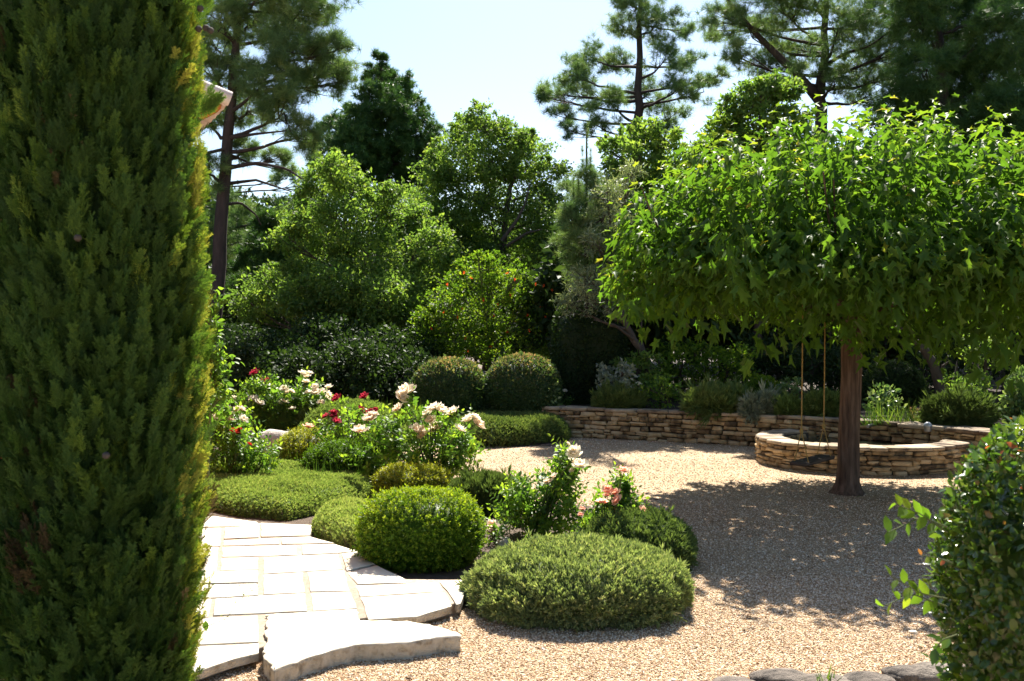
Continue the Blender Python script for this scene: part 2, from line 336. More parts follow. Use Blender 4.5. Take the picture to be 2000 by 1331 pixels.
def chamfer_box(b=.16):
    v, idx = [], {}
    for sx in (-1, 1):
        for sy in (-1, 1):
            for sz in (-1, 1):
                for ax in range(3):
                    p = [sx * (1 - b), sy * (1 - b), sz * (1 - b)]; p[ax] = (sx, sy, sz)[ax]
                    idx[(sx, sy, sz, ax)] = len(v); v.append(p)
    v = np.array(v); q, t = [], []
    for ax in range(3):
        o = [k for k in range(3) if k != ax]
        for s in (-1, 1):
            c = []
            for a, b2 in ((-1, -1), (1, -1), (1, 1), (-1, 1)):
                k = [0, 0, 0]; k[ax] = s; k[o[0]] = a; k[o[1]] = b2; c.append(idx[(*k, ax)])
            q.append(c)
        for a in (-1, 1):
            for b2 in (-1, 1):
                e = []
                for s, a2 in ((-1, o[0]), (1, o[0]), (1, o[1]), (-1, o[1])):
                    k = [0, 0, 0]; k[ax] = s; k[o[0]] = a; k[o[1]] = b2; e.append(idx[(*k, a2)])
                q.append(e)
    for sx in (-1, 1):
        for sy in (-1, 1):
            for sz in (-1, 1): t.append([idx[(sx, sy, sz, a)] for a in range(3)])
    f = []
    for e in q + t:   # outward winding
        p = v[e]; nn = np.cross(p[1] - p[0], p[2] - p[0])
        f.append(e if nn @ p.mean(0) > 0 else e[::-1])
    return v, [e for e in f if len(e) == 4], [e for e in f if len(e) == 3]
CHB = chamfer_box()
def stone(mb, c, ax, size, var, jit=.18, mat=0):
    """one rough stone; ax = 3 unit vectors (length, depth, height), size = half sizes"""
    v = CHB[0] * (1 + 0.0) + RNG.normal(size=(24, 3)) * 0.0
    cs = RNG.uniform(-jit, jit, (2, 2, 2, 3))
    k = ((v > 0).astype(int)); v = v + cs[k[:, 0], k[:, 1], k[:, 2]] + RNG.uniform(-.05, .05, v.shape)
    p = np.asarray(c) + (v * np.asarray(size)) @ np.asarray(ax)
    mb.add(p, CHB[1], mat, var); mb.n -= 24; mb.v.pop(); mb.add(p, CHB[2], mat, var)

def in_poly(p, poly):
    x, y = p[:, 0], p[:, 1]; ins = np.zeros(len(p), bool); n = len(poly)
    for i in range(n):
        x0, y0 = poly[i][:2]; x1, y1 = poly[(i + 1) % n][:2]
        c = ((y0 > y) != (y1 > y)) & (x < (x1 - x0) * (y - y0) / (y1 - y0 + 1e-12) + x0); ins ^= c
    return ins
def edge_dist(p, poly):
    best = np.full(len(p), 1e9); near = np.zeros((len(p), 2)); n = len(poly)
    for i in range(n):
        a = np.array(poly[i][:2]); b = np.array(poly[(i + 1) % n][:2]); ab = b - a
        t = np.clip(((p - a) @ ab) / (ab @ ab + 1e-12), 0, 1); q = a + t[:, None] * ab; dd = np.linalg.norm(p - q, axis=1)
        m = dd < best; best[m] = dd[m]; near[m] = q[m]
    return best, near

# ------------------------------------------------------------------ ground, soil, paving
g = MB()
g.add([(-400, -60, 0), (400, -60, 0), (400, 900, 0), (-400, 900, 0)], [(0, 1, 2, 3)])
tag(g.build('ground', M['gravel']), kind='structure')
BED = [gnd(*p)[:2] for p in [(885, 1180), (925, 1192), (960, 1200), (1100, 1205), (1270, 1195), (1310, 1150), (1320, 1090), (1290, 1030), (1150, 990), (1010, 978), (890, 975), (790, 962), (735, 935), (735, 885), (760, 866), (900, 872), (1105, 872), (1112, 850)]]
BED = BED + [np.array(p) for p in [(1.0, 850), (-400, 850), (-60, 4.9), (-3.2, 4.9)]]
def sheet(mb, poly, z, n=26, mat=0):
    mb.add([(p[0], p[1], z) for p in poly], [list(range(len(poly)))], mat)
b = MB(); sheet(b, BED, .008); tag(b.build('soil', M['soil']), kind='structure')
def zc(p, z): return gnd(370 + p[0] / 3.39, 990 + p[1] / 3.39, z)
SLABS = [
 [(-250, 70), (160, 62), (455, 100), (458, 125), (-250, 140)], [(472, 108), (815, 122), (800, 190), (470, 200)],
 [(-250, 148), (212, 138), (205, 256), (-250, 264)], [(235, 137), (460, 129), (462, 202), (228, 212)],
 [(225, 222), (588, 206), (598, 244), (217, 257)], [(606, 206), (800, 197), (960, 240), (610, 246)],
 [(-250, 272), (192, 264), (184, 422), (-250, 432)], [(216, 264), (710, 252), (716, 316), (211, 330)],
 [(740, 252), (962, 246), (1115, 290), (985, 304), (745, 316)], [(208, 338), (460, 334), (458, 412), (200, 420)],
 [(488, 334), (985, 309), (1018, 410), (490, 440)], [(1002, 310), (1118, 294), (1230, 380), (1040, 425)],
 [(-250, 440), (455, 420), (455, 500), (-250, 514)], [(-250, 521), (455, 507), (455, 582), (230, 598), (-250, 612)],
 [(488, 448), (752, 432), (766, 564), (488, 578)], [(780, 430), (1025, 417), (1065, 552), (797, 560)],
 [(-250, 620), (150, 606), (128, 724), (-250, 742)], [(168, 608), (766, 572), (780, 688), (158, 718)], [(800, 567), (1068, 559), (1112, 667), (814, 684)],
 [(-250, 752), (455, 721), (460, 893), (-250, 925)], [(-250, 934), (462, 901), (466, 962), (300, 1003), (90, 1075), (-250, 1160)],
 [(1045, 436), (1240, 385), (1420, 470), (1440, 500), (1110, 512)], [(1100, 520), (1640, 497), (1690, 556), (1125, 592)],
 [(1132, 599), (1692, 562), (1745, 655), (1510, 725), (1180, 748)], [(1652, 494), (1880, 482), (1830, 560), (1805, 640), (1762, 652), (1702, 556)]]
def extrude(mb, poly, z0, z1, mat=0, var=.5, rough=.004, step=.09, bev=.004, smat=None):
    pts = []
    n = len(poly)
    for i in range(n):
        a, c = np.array(poly[i][:2]), np.array(poly[(i + 1) % n][:2]); k = max(1, int(np.linalg.norm(c - a) / step))
        for j in range(k): pts.append(a + (c - a) * j / k)
    pts = np.array(pts); m = len(pts); cen = pts.mean(0)
    area = np.sum(pts[:, 0] * np.roll(pts[:, 1], -1) - pts[:, 1] * np.roll(pts[:, 0], -1))
    if area < 0: pts = pts[::-1]
    t = norm(np.roll(pts, -1, 0) - np.roll(pts, 1, 0)); nin = np.stack([-t[:, 1], t[:, 0]], 1)
    pts = pts + nin * RNG.uniform(0, rough * 2, (m, 1))
    rings = [np.c_[pts + nin * bev * .4, np.full(m, z0)], np.c_[pts + nin * RNG.uniform(0, rough, (m, 1)), np.full(m, (z0 + z1 * 2) / 3)], np.c_[pts, np.full(m, z1 - bev * RNG.uniform(.5, 1.4, m))], np.c_[pts + nin * bev * 1.5, np.full(m, z1)]]
    v = np.concatenate(rings); j = np.arange(m); k = (j + 1) % m
    f = np.concatenate([np.stack([r * m + j, r * m + k, (r + 1) * m + k, (r + 1) * m + j], 1) for r in range(3)])
    mb.add(v, f[:2 * m], smat if smat is not None else mat, var); mb.n -= len(v); mb.v.pop(); mb.add(v, f[2 * m:], mat, var); mb.n -= len(v); mb.v.pop(); mb.add(v, [list(3 * m + j)], mat, var)
PZ = .075
pv = MB()
for s in SLABS:
    extrude(pv, [zc(p, PZ) for p in s], .03, PZ + RNG.uniform(-.003, .003), 0, RNG.uniform(0, 1), smat=2)
bedp = [zc(p, PZ - .01) for p in [(-250, 75), (160, 70), (455, 108), (815, 128), (800, 195), (960, 245), (1115, 295), (1250, 390), (1440, 480), (1860, 485), (1795, 632), (1500, 712), (1180, 735), (1110, 745), (460, 940), (300, 985), (90, 1060), (-250, 1140)]]
extrude(pv, bedp, .0, PZ - .008, 1, .5)
tag(pv.build('pavement', [M['slab'], M['mortar'], M['slabside']]), kind='structure')
st = MB()
STEP = [(497, 714), (1122, 676), (1140, 752), (1480, 756), (1560, 772), (1690, 803), (1815, 842), (1818, 862), (1640, 872), (1430, 905), (1240, 912), (1100, 918), (960, 950), (840, 990), (760, 1020), (640, 1058), (560, 1096), (500, 1020), (478, 985)]
extrude(st, [zc(p, .085) for p in STEP], .0, .088, 0, .6, rough=.012, step=.03, bev=.006, smat=1)
sc_ = zc((1000, 850), 0)
tag(st.build('stone_slab', [M['slab'], M['slabside']], origin=sc_), 'long rough-edged limestone step slab jutting from the paving onto the gravel', 'step slab')

# ------------------------------------------------------------------ loose gravel
def pebbles(n, d0, d1, s0, s1):
    d = np.sqrt(RNG.uniform(d0 ** 2, d1 ** 2, n)); x = RNG.uniform(-.36, .56, n) * d
    p = np.stack([x, d], 1); keep = ~in_poly(p, BED) & ~in_poly(p, [q[:2] for q in bedp]); p = p[keep]; n = len(p)
    R = frames(rdir(n) * [1, 1, .35], np.array([0, 0, 1.]) + .5 * RNG.normal(size=(n, 3)))
    s = RNG.uniform(s0, s1, n)
    gm.scatter((ICO0[0] * np.array([.85, 1.15, .42], np.float32), ICO0[1], ICO0[2]), np.c_[p, s * .35], R, s, RNG.uniform(0, 1, n))
gm = MB(); pebbles(120000, 4.3, 6.6, .0028, .0058); pebbles(65000, 6.6, 9.5, .0034, .0066); pebbles(26000, 9.5, 12.5, .004, .0075); pebbles(9000, 12.5, 15.0, .005, .010); pebbles(140, 4.3, 11, .009, .014)
tag(gm.build('gravel', M['pebble'], smooth=True), 'loose tan and cream gravel chippings covering the yard', 'gravel', kind='stuff')

fl_ = MB(); n = 260; dq = RNG.uniform(4.6, 13.5, n); xq = RNG.uniform(-.1, .5, n) * dq; pq = np.c_[xq, dq]; kq = ~in_poly(pq, BED) & ~in_poly(pq, [q[:2] for q in bedp]); pq = pq[kq]; n = len(pq)
fl_.scatter(LEAF, np.c_[pq, RNG.uniform(.006, .012, n)], frames(rdir(n) * [1, 1, .15], np.array([0, 0, 1.]) + .3 * RNG.normal(size=(n, 3))), RNG.uniform(.018, .05, n), RNG.uniform(0, 1, n))
M['dryleaf'] = leaf_mat('dry leaf', [(0, (.05, .035, .02)), (.6, (.16, .10, .05)), (1, (.12, .14, .05))], trans=.15)
tag(fl_.build('fallen_leaves', M['dryleaf']), 'a few dry fallen leaves strewn over the gravel', 'leaves', kind='stuff')

# ------------------------------------------------------------------ dry stone walls
def resample(path, step):
    path = np.array(path, float); s = np.r_[0, np.cumsum(np.linalg.norm(np.diff(path, axis=0), axis=1))]
    # smooth by Catmull-Rom through the points
    out = []
    P = np.vstack([2 * path[0] - path[1], path, 2 * path[-1] - path[-2]])
    for i in range(len(path) - 1):
        for t in np.linspace(0, 1, 24, endpoint=False):
            a, b_, c, d = P[i:i + 4]
            out.append(.5 * (2 * b_ + (c - a) * t + (2 * a - 5 * b_ + 4 * c - d) * t * t + (3 * b_ - a - 3 * c + d) * t ** 3))
    out.append(path[-1]); out = np.array(out)
    s = np.r_[0, np.cumsum(np.linalg.norm(np.diff(out, axis=0), axis=1))]; return out, s
def dry_wall(path, h, courses, cop_w, parent, origin, thick=.3, cop_t=.05, inner=False, cop_len=(.25, .5), facing=1):
    """front face along path (facing side = right of travel when facing=1); stones stacked in courses, coping on top"""
    P, S = resample(path, .02); L = S[-1]
    def pt(s):
        x = np.interp(s, S, P[:, 0]); y = np.interp(s, S, P[:, 1]); e = .02
        t = norm(np.array([np.interp(s + e, S, P[:, 0]) - np.interp(s - e, S, P[:, 0]), np.interp(s + e, S, P[:, 1]) - np.interp(s - e, S, P[:, 1])]))
        return np.array([x, y]), t, np.array([t[1], -t[0]]) * facing
    sm = MB(); hh = (h - cop_t) / courses
    for c in range(courses):
        s = RNG.uniform(-.2, 0); z = (c + .5) * hh
        while s < L:
            ln = RNG.uniform(.08, .25); mid = min(max(s + ln / 2, 0), L); p, t, nn = pt(mid)
            parts = [(z, hh)] if RNG.random() > .22 else [(z - hh * .25, hh * .5), (z + hh * .25, hh * .5)]
            for zz, h2 in parts:
                dep = .10; q = p - nn * (dep - RNG.uniform(-.008, .03))
                zt = zz + RNG.uniform(-.006, .006)
                stone(sm, (*q, zt), [(*t, RNG.uniform(-.05, .05)), (*nn, RNG.uniform(-.08, .08)), (0, 0, 1)], (ln / 2 * .965, dep, h2 / 2 * RNG.uniform(.78, .98)), RNG.uniform(0, 1), jit=.2)
            s += ln
    # earth core
    ss = np.linspace(0, L, int(L / .12) + 2); a, bk = [], []
    for s in ss:
        p, t, nn = pt(s); a.append(p - nn * .045); bk.append(p - nn * thick)
    m = len(ss); v = [(*p, 0) for p in a] + [(*p, h - cop_t * .7) for p in a] + [(*p, h - cop_t * .7) for p in bk] + [(*p, 0) for p in bk]
    j = np.arange(m - 1); f = np.concatenate([np.stack([r * m + j, r * m + j + 1, (r + 1) * m + j + 1, (r + 1) * m + j], 1) for r in range(3)])
    sm.add(v, f, 1)
    sm.build('stonework', [M['stone'], M['wallcore']], parent, origin)
    if inner:
        im = MB()
        for c in range(courses):
            s = 0; z = (c + .5) * hh
            while s < L:
                ln = RNG.uniform(.12, .3); p, t, nn = pt(min(s + ln / 2, L)); q = p - nn * (thick - .06)
                stone(im, (*q, z), [(*t, 0), (*nn, 0), (0, 0, 1)], (ln / 2 * .95 * .75, .07, hh / 2 * .93), RNG.uniform(0, .6)); s += ln
        im.build('inner_face', [M['stone']], parent, origin)
    cm = MB(); s = 0
    while s < L:
        ln = RNG.uniform(*cop_len); p, t, nn = pt(min(s + ln / 2, L)); q = p - nn * (cop_w / 2 - .015 + RNG.uniform(-.012, .012))
        nsub = 1 if cop_w < .34 else 2
        stone(cm, (*q, h - cop_t / 2 + RNG.uniform(-.004, .006)), [(*t, RNG.uniform(-.02, .02)), (*nn, RNG.uniform(-.03, .03)), (0, 0, 1)], (ln / 2 * .985, cop_w / 2 + .008, cop_t / 2), RNG.uniform(0, 1), jit=.07)
        s += ln
    cm.build('coping', [M['coping']], parent, origin)

WALL = [(.45, 15.1), (.86, 14.95), (2.2, 14.4), (3.42, 13.75), (4.25, 13.1), (5.05, 12.25), (5.6, 11.2), (5.9, 9.9), (6.3, 8.4), (7.2, 7.2)]
w0 = thing('garden_wall', (2.2, 14.4, 0), 'long low dry-stone retaining wall of honey limestone curving behind the gravel yard', 'wall')
dry_wall(WALL, .45, 6, .34, w0, w0.location)
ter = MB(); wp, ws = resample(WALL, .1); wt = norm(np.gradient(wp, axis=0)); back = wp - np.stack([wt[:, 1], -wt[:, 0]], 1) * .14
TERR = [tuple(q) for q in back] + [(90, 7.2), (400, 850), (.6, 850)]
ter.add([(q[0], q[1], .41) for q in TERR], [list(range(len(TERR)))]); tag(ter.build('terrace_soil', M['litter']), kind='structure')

BC, BR = np.array([4.28, 12.2]), 1.2
ang = np.radians(np.linspace(118, 384, 22))
bas = [(BC[0] + 1.24 * math.cos(a), BC[1] + 1.12 * math.sin(a)) for a in ang]
b0 = thing('stone_basin', (*BC, 0), 'round dry-stone water basin with broad flat rim built against the wall', 'basin')
dry_wall(bas, .31, 5, .30, b0, b0.location, thick=.30, cop_t=.04, inner=True, cop_len=(.18, .34))
wm = MB(); a = np.radians(np.arange(0, 360, 10)); wm.add(np.c_[BC[0] + 1.02 * np.cos(a), BC[1] + .92 * np.sin(a), np.full(36, .20)], [list(range(36))])
tag(wm.build('water', M['water']), kind='structure')
sp = MB(); q = at(1706, 829, 12.75); sp.tube([q + [.02, .25, .03], q, q + [-.13, -.16, -.012]], [.022, .022, .02], 10)
tag(sp.build('water_spout', M['metal'], origin=q, smooth=True), 'short grey metal pipe spout poking out of the wall over the basin', 'spout')

# garden lamp on the wall
lp = at(1812, 838, 12.05)
lt = thing('garden_lamp', lp, 'small grey domed spotlight standing on the wall beside a juniper', 'garden lamp')
lm = MB(); t = np.linspace(0, math.pi / 2, 7)
v = np.concatenate([np.c_[np.cos(k) * .05 * np.cos(np.arange(16) * .3927), np.cos(k) * .05 * np.sin(np.arange(16) * .3927), np.full(16, .035 + .05 * math.sin(k))] for k in t])
j = np.arange(16); k = (j + 1) % 16
lm.add(v, np.concatenate([np.stack([r * 16 + j, r * 16 + k, (r + 1) * 16 + k, (r + 1) * 16 + j], 1) for r in range(6)])); lm.build('dome', M['lampglass'], lt, smooth=True)
lm = MB(); lm.tube([(0, 0, -.03), (0, 0, .036)], [.042, .048], 14); lm.build('base', M['metal'], lt, smooth=False)

# ------------------------------------------------------------------ shrub builders
def dome_pts(n, c, r, zd, lum, ls, depth, low=-0.9, power=1.0, crev=0.0):
    """points on a lumpy ellipsoid with centre c, radii r (x, y, up), lower radius zd"""
    u = rdir(int(n * 1.5)); u = u[u[:, 2] > low][:n]
    rz = np.where(u[:, 2] > 0, r[2], zd)
    if power != 1.0:
        pw = (np.abs(u) ** power).sum(1) ** (-1 / power); su = u * pw[:, None]
    else: su = u
    R = np.stack([np.full(len(u), r[0]), np.full(len(u), r[1]), rz], 1)
    p = su * R; k = 1 - crev * np.maximum(0, lump(p * 22 + 3, 1.0) - .05) + lum * lump(p / max(r) + np.array(c), ls) - depth * RNG.random(len(u)) ** 1.5
    nn = norm(su / np.maximum(R, .02)); p = p * k[:, None] + c
    m = p[:, 2] > .0; return p[m], nn[m], (k[m] - 1)
def core(mb, c, r, zd, lum, ls, shrink, mat=0, var=.25, power=1.0):
    u = ICO3[0].copy().astype(float)
    if power != 1.0: u = u * ((np.abs(u) ** power).sum(1) ** (-1 / power))[:, None]
    R = np.stack([np.full(len(u), r[0]), np.full(len(u), r[1]), np.where(u[:, 2] > 0, r[2], zd)], 1); p = u * R
    k = (1 + lum * lump(p / max(r) + np.array(c), ls)) * shrink
    p = p * k[:, None] + c; p[:, 2] = np.maximum(p[:, 2], -.02); mb.add(p, ICO3[1], mat, var)
def dome(name, label, cat, c, r, zd, tmpl, n, size, mat, group=None, lum=.05, ls=5, depth=.08, up=.4, rnd=.45, power=1.0, shrink=.9, var=(.2, .8), base_twigs=0, tipvar=0, z0=0.0, coremat=None, crev=0.0):
    c = np.array(c, float); origin = np.array([c[0], c[1], z0])
    mb = MB(); core(mb, c, r, zd, lum, ls, shrink, 1 if coremat else 0, .15, power)
    p, nn, k = dome_pts(n, c, r, zd, lum, ls, depth, power=power, crev=crev)
    p, nn, k = (q[p[:, 2] > z0] for q in (p, nn, k)) if z0 else (p, nn, k)
    d = nn + np.array([0, 0, up]) + rnd * RNG.normal(size=p.shape); R = frames(d, RNG.normal(size=p.shape) + .3 * nn)
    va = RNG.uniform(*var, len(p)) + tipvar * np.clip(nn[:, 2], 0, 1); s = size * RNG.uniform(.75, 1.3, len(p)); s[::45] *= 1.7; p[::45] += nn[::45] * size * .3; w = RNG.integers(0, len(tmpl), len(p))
    for i, t in enumerate(tmpl): mb.scatter(t, p[w == i], R[w == i], s[w == i], va[w == i])
    if base_twigs:
        rt_ = thing(name, origin, label, cat, group); mb.build('foliage', [M[mat]] + ([M[coremat]] if coremat else []), rt_, origin)
        tw = MB(); a = RNG.uniform(0, 6.28, base_twigs)
        for x in a:
            rr = RNG.uniform(.78, 1.0); e = c + np.array([math.cos(x) * r[0] * rr, math.sin(x) * r[1] * rr, 0]); e[2] = z0 + RNG.uniform(.05, .45) * (r[2])
            b_ = np.array([c[0] + .75 * (e[0] - c[0]), c[1] + .75 * (e[1] - c[1]), z0]); tw.tube([b_, (b_ + e) / 2 + RNG.normal(size=3) * .012, e], [.004, .003, .0015], 4, cap=False)
        tw.build('dry_twigs', M['twig'], rt_, origin); return rt_  # bare dry twigs round the base, without leaves
    o = mb.build(name, [M[mat]] + ([M[coremat]] if coremat else []), None, origin); return tag(o, label, cat, group)
def pxdome(px, pybase, wpx, pytop, dadd=0.0):
    """centre, radii from the photo: base row of the front edge, width and top row"""
    d0 = F * H / (pybase - HY); 
    r = wpx / 2 / F * d0; d = d0 + r * .9; r = wpx / 2 / F * d
    top = H - (pytop - HY) / F * d; return np.array([(px - CX) / F * d, d]), r, top
def cushion(name, label, cat, poly, h, ew, tmpl, n, size, mat, group=None, lumpa=.03, ls=4, up=.7, rnd=.4, var=(.2, .8), twigs=0, z0=0.0, hmap=None):
    P = [np.array(q[:2]) for q in poly]; A = np.array(P); lo, hi = A.min(0), A.max(0); cen = (lo + hi) / 2; origin = np.array([*cen, z0])
    def hz(p):
        e, q = edge_dist(p, P); t = np.clip(e / ew, 0, 1); z = h * np.sqrt(1 - (1 - t) ** 2) * (1 + .0 * t) + lumpa * lump(np.c_[p, np.zeros(len(p))], ls) * t
        if hmap is not None: z = z * hmap(p)
        out = norm(p - q) * -1; return z0 + z, np.c_[out * (1 - t)[:, None] * 1.6, .25 + t]
    mb = MB(); st_ = max(.03, float((hi - lo).max()) / 60); gx = np.arange(lo[0], hi[0] + st_, st_); gy = np.arange(lo[1], hi[1] + st_, st_)
    G = np.array([(x, y) for y in gy for x in gx]); ins = in_poly(G, P); z, _ = hz(G); nx = len(gx)
    q = [(r * nx + i, r * nx + i + 1, (r + 1) * nx + i + 1, (r + 1) * nx + i) for r in range(len(gy) - 1) for i in range(nx - 1) if ins[r * nx + i] and ins[r * nx + i + 1] and ins[(r + 1) * nx + i] and ins[(r + 1) * nx + i + 1]]
    mb.add(np.c_[G, np.maximum(z - size * .5, 0.003)], q, 0, .3)
    p = RNG.uniform(lo, hi, (int(n * 1.6), 2)); p = p[in_poly(p, P)][:n]
    e = int(n * .25); per = RNG.integers(0, len(P), e); tt = RNG.random(e)[:, None]; pe = A[per] * (1 - tt) + np.roll(A, -1, 0)[per] * tt; pe = pe + norm(cen - pe) * RNG.uniform(.0, ew * .5, (e, 1))
    p = np.r_[p, pe]; z, nn = hz(p); nn = norm(nn); side = np.r_[np.zeros(len(p) - e), np.ones(e)]
    zz = z - RNG.random(len(p)) * size * .5 - side * RNG.random(len(p)) * (z - z0) * .6
    pos = np.c_[p, np.maximum(zz, z0 + .004)]; R = frames(nn + np.array([0, 0, up]) + rnd * RNG.normal(size=pos.shape), RNG.normal(size=pos.shape))
    s = size * RNG.uniform(.7, 1.3, len(pos)); w = RNG.integers(0, len(tmpl), len(pos)); va = RNG.uniform(*var, len(pos))
    for i, t in enumerate(tmpl): mb.scatter(t, pos[w == i], R[w == i], s[w == i], va[w == i])
    if twigs:
        o = thing(name, origin, label, cat, group); mb.build('foliage', M[mat], o, origin); tw = MB()
        for k in range(twigs):
            i = RNG.integers(0, len(P)); t_ = RNG.random(); b_ = A[i] * (1 - t_) + A[(i + 1) % len(P)] * t_; b_ = b_ + norm(cen - b_) * .06; o_ = norm(b_ - cen) * .05 + RNG.normal(size=2) * .03
            tw.tube([(*b_, z0), (*(b_ + o_ * .6), z0 + .05), (*(b_ + o_), z0 + RNG.uniform(.06, .13))], [.003, .0025, .001], 4, cap=False)
        tw.build('dry_twigs', M['twig'], o, origin); return o  # leafless dry twigs along the cushion edge
    return tag(mb.build(name, M[mat], None, origin), label, cat, group)
def tuft_grass(name, label, pts, n, hgt, spread, mat='grass', group=None, cat='grass', lean=.18, var=(.1, .9), z0=0.0):
    mb = MB(); pts = np.array(pts, float); i = RNG.integers(0, len(pts), n); p = pts[i] + np.c_[RNG.normal(size=(n, 2)) * spread, np.zeros(n)]
    d = np.array([0, 0, 1.]) + lean * RNG.normal(size=(n, 3)); s = hgt * RNG.uniform(.45, 1.15, n)
    t = (BLADE[0] * np.array([.011 / .04 / hgt, 1, 1], np.float32), BLADE[1], BLADE[2])
    mb.scatter(t, p, frames(d, RNG.normal(size=(n, 3))), s, RNG.uniform(*var, n)); o = pts.mean(0)
    return tag(mb.build(name, M[mat], None, o), label, cat, group)

# ------------------------------------------------------------------ low garden shrubs
bc, br, bt = pxdome(822, 1128, 244, 955)
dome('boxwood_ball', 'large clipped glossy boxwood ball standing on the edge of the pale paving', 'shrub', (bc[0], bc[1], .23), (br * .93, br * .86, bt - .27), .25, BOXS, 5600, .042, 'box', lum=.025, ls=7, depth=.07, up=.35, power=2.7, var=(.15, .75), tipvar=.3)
bc, br, bt = pxdome(803, 985, 136, 915)
dome('boxwood_ball', 'small golden yellow variegated box ball behind the large green one', 'shrub', (bc[0], bc[1], .18), (br, br, bt - .18), .2, BOXS, 2600, .045, 'boxgold', lum=.07, ls=9, depth=.1, var=(.05, .85), tipvar=.2)
bc, br, bt = pxdome(600, 926, 124, 842)
dome('boxwood_ball', 'smooth yellow-green box dome beside the grey rock', 'shrub', (bc[0], bc[1], .18), (br, br, bt - .18), .2, BOXS, 3000, .045, 'boxgold', lum=.03, ls=6, depth=.08, var=(.3, .95))
bc, br, bt = pxdome(668, 952, 140, 866)
dome('boxwood_ball', 'dark green box mound with grass stalks around it, behind the thyme mat', 'shrub', (bc[0], bc[1], .2), (br, br * 1.05, bt - .2), .22, BOXS, 3600, .048, 'box', lum=.05, ls=6, depth=.1, var=(0, .28), tipvar=.1)
# big heather mound at the front
hm = np.array([(1130 - CX) / F * 5.95, 5.97])
dome('heather_mound', 'big low clipped heather cushion spreading over the gravel at the front of the island', 'shrub', (hm[0], hm[1], .09), (.655, .62, .25), .14, FINE, 23000, .033, 'heather', lum=.055, ls=10, depth=.09, up=.55, rnd=.4, power=2.3, shrink=.86, var=(.1, .85), base_twigs=420, crev=.13)
dome('heather_mound', 'dark green clipped mound tucked behind the pink roses beside the tree shade', 'shrub', ((1243 - CX) / F * 7.0, 7.0, .10), (.385, .42, .24), .14, FINE, 6500, .042, 'santolina', lum=.04, ls=7, depth=.08, up=.5, power=2.2, var=(.1, .7))
bc, br, bt = pxdome(948, 1015, 128, 936)
dome('rosemary_mound', 'low grey-green mound with bare brown stems between the large box ball and the roses', 'shrub', (bc[0], bc[1], .17), (br, br * .9, bt - .17), .15, FEATHER, 2600, .07, 'santolina', lum=.06, ls=7, depth=.12, up=.9, var=(.05, .6), base_twigs=170)
cushion('thyme_cushion', 'small bleached thyme cushion between the paving and the large box ball', 'shrub', [gnd(*p) for p in [(608, 1048), (625, 1022), (680, 1012), (745, 1022), (760, 1060), (725, 1092), (660, 1076)]], .19, .16, FINE, 3600, .034, 'thyme', ls=12, lumpa=.02, var=(.45, 1), twigs=120)
cushion('thyme_mat', 'wide flat thyme mat lying along the far edge of the paving', 'ground cover', [gnd(*p) for p in [(330, 985), (415, 1000), (470, 1012), (560, 1020), (600, 1012), (650, 1000), (720, 978), (735, 962), (690, 942), (590, 928), (560, 915), (480, 918), (380, 930), (300, 945)]], .17, .25, FINE, 22000, .034, 'thyme', ls=6, lumpa=.03, var=(.2, .85), twigs=240)
bc, br, bt = pxdome(690, 905, 205, 784)
dome('santolina_dome', 'broad smooth grey-green dome behind the crimson roses', 'shrub', (bc[0], bc[1], .22), (br, br, bt - .22), .24, FINE, 9500, .045, 'thyme', lum=.02, ls=5, depth=.05, up=.5, var=(.1, .6))
dome('santolina_dome', 'yellow-green clipped dome rising behind the white roses', 'shrub', ((560 - CX) / F * 13.6, 13.6, .35), (.40, .40, .42), .35, BOXS, 2800, .05, 'pomegranate', lum=.03, depth=.08, var=(.0, .5))
dome('juniper_shrub', 'dark needled shrub under the white roses beside the broad dome', 'shrub', ((612 - CX) / F * 13.4, 13.4, .25), (.22, .25, .26), .2, FEATHER, 1400, .10, 'santolina', lum=.1, depth=.25, up=.7, var=(0, .45))
cushion('santolina_cushion', 'long low mossy green cushion at the foot of the two clipped domes', 'shrub', [gnd(*p) for p in [(880, 868), (960, 876), (1050, 870), (1108, 862), (1118, 846), (1080, 835), (960, 833), (860, 846)]], .33, .4, FINE, 12000, .055, 'santolina', ls=4, lumpa=.04, var=(.15, .95))
# two clipped domes
for (px, w, top, lab) in ((877, 146, 700, 'clipped bronze-tipped dome shrub above the mossy cushion, beside its slightly taller twin'), (1021, 150, 694, 'clipped bronze-tipped dome shrub with shaggy side, next to the dark hedge column')):
    d = 15.6; r = w / 2 / F * d; tp = H - (top - HY) / F * d
    dome('abelia_dome', lab, 'shrub', ((px - CX) / F * d, d, .62), (r, r, tp - .62), .6, [DIA, LEAF], 15000, .042, 'abelia', 'clipped dome shrubs behind the cushion', lum=.02, depth=.08, up=.3, rnd=.7, power=2.3, var=(.0, .55), tipvar=.45)  # bronze tips, plus some lit-top highlight put into the colour
d = 15.3
dome('abelia_sprout', 'loose pale-leaved shoots beside the twin clipped dome at the wall end', 'shrub', ((1076 - CX) / F * d, d, .45), (.14, .2, .42), .3, [LEAF], 500, .06, 'variegated', lum=.2, depth=.5, rnd=.9, shrink=.4, var=(.1, .9))
tuft_grass('grass_tuft', 'tall thin green grass stalks growing in front of the dark box mound', [gnd(x, 957) for x in np.linspace(600, 728, 30)], 90, .32, .05, lean=.08, var=(0, .5))
tuft_grass('grass_tuft', 'fine grass stalks along the top of the mossy cushion before the domes', [(*gnd(x, 838)[:2], .2) for x in np.linspace(920, 1095, 30)], 500, .36, .09, lean=.07)
tuft_grass('grass_tuft', 'thin green stalks between the broad dome and the dark thicket', [gnd(x, 868) for x in np.linspace(700, 830, 30)], 380, .6, .1, lean=.07)
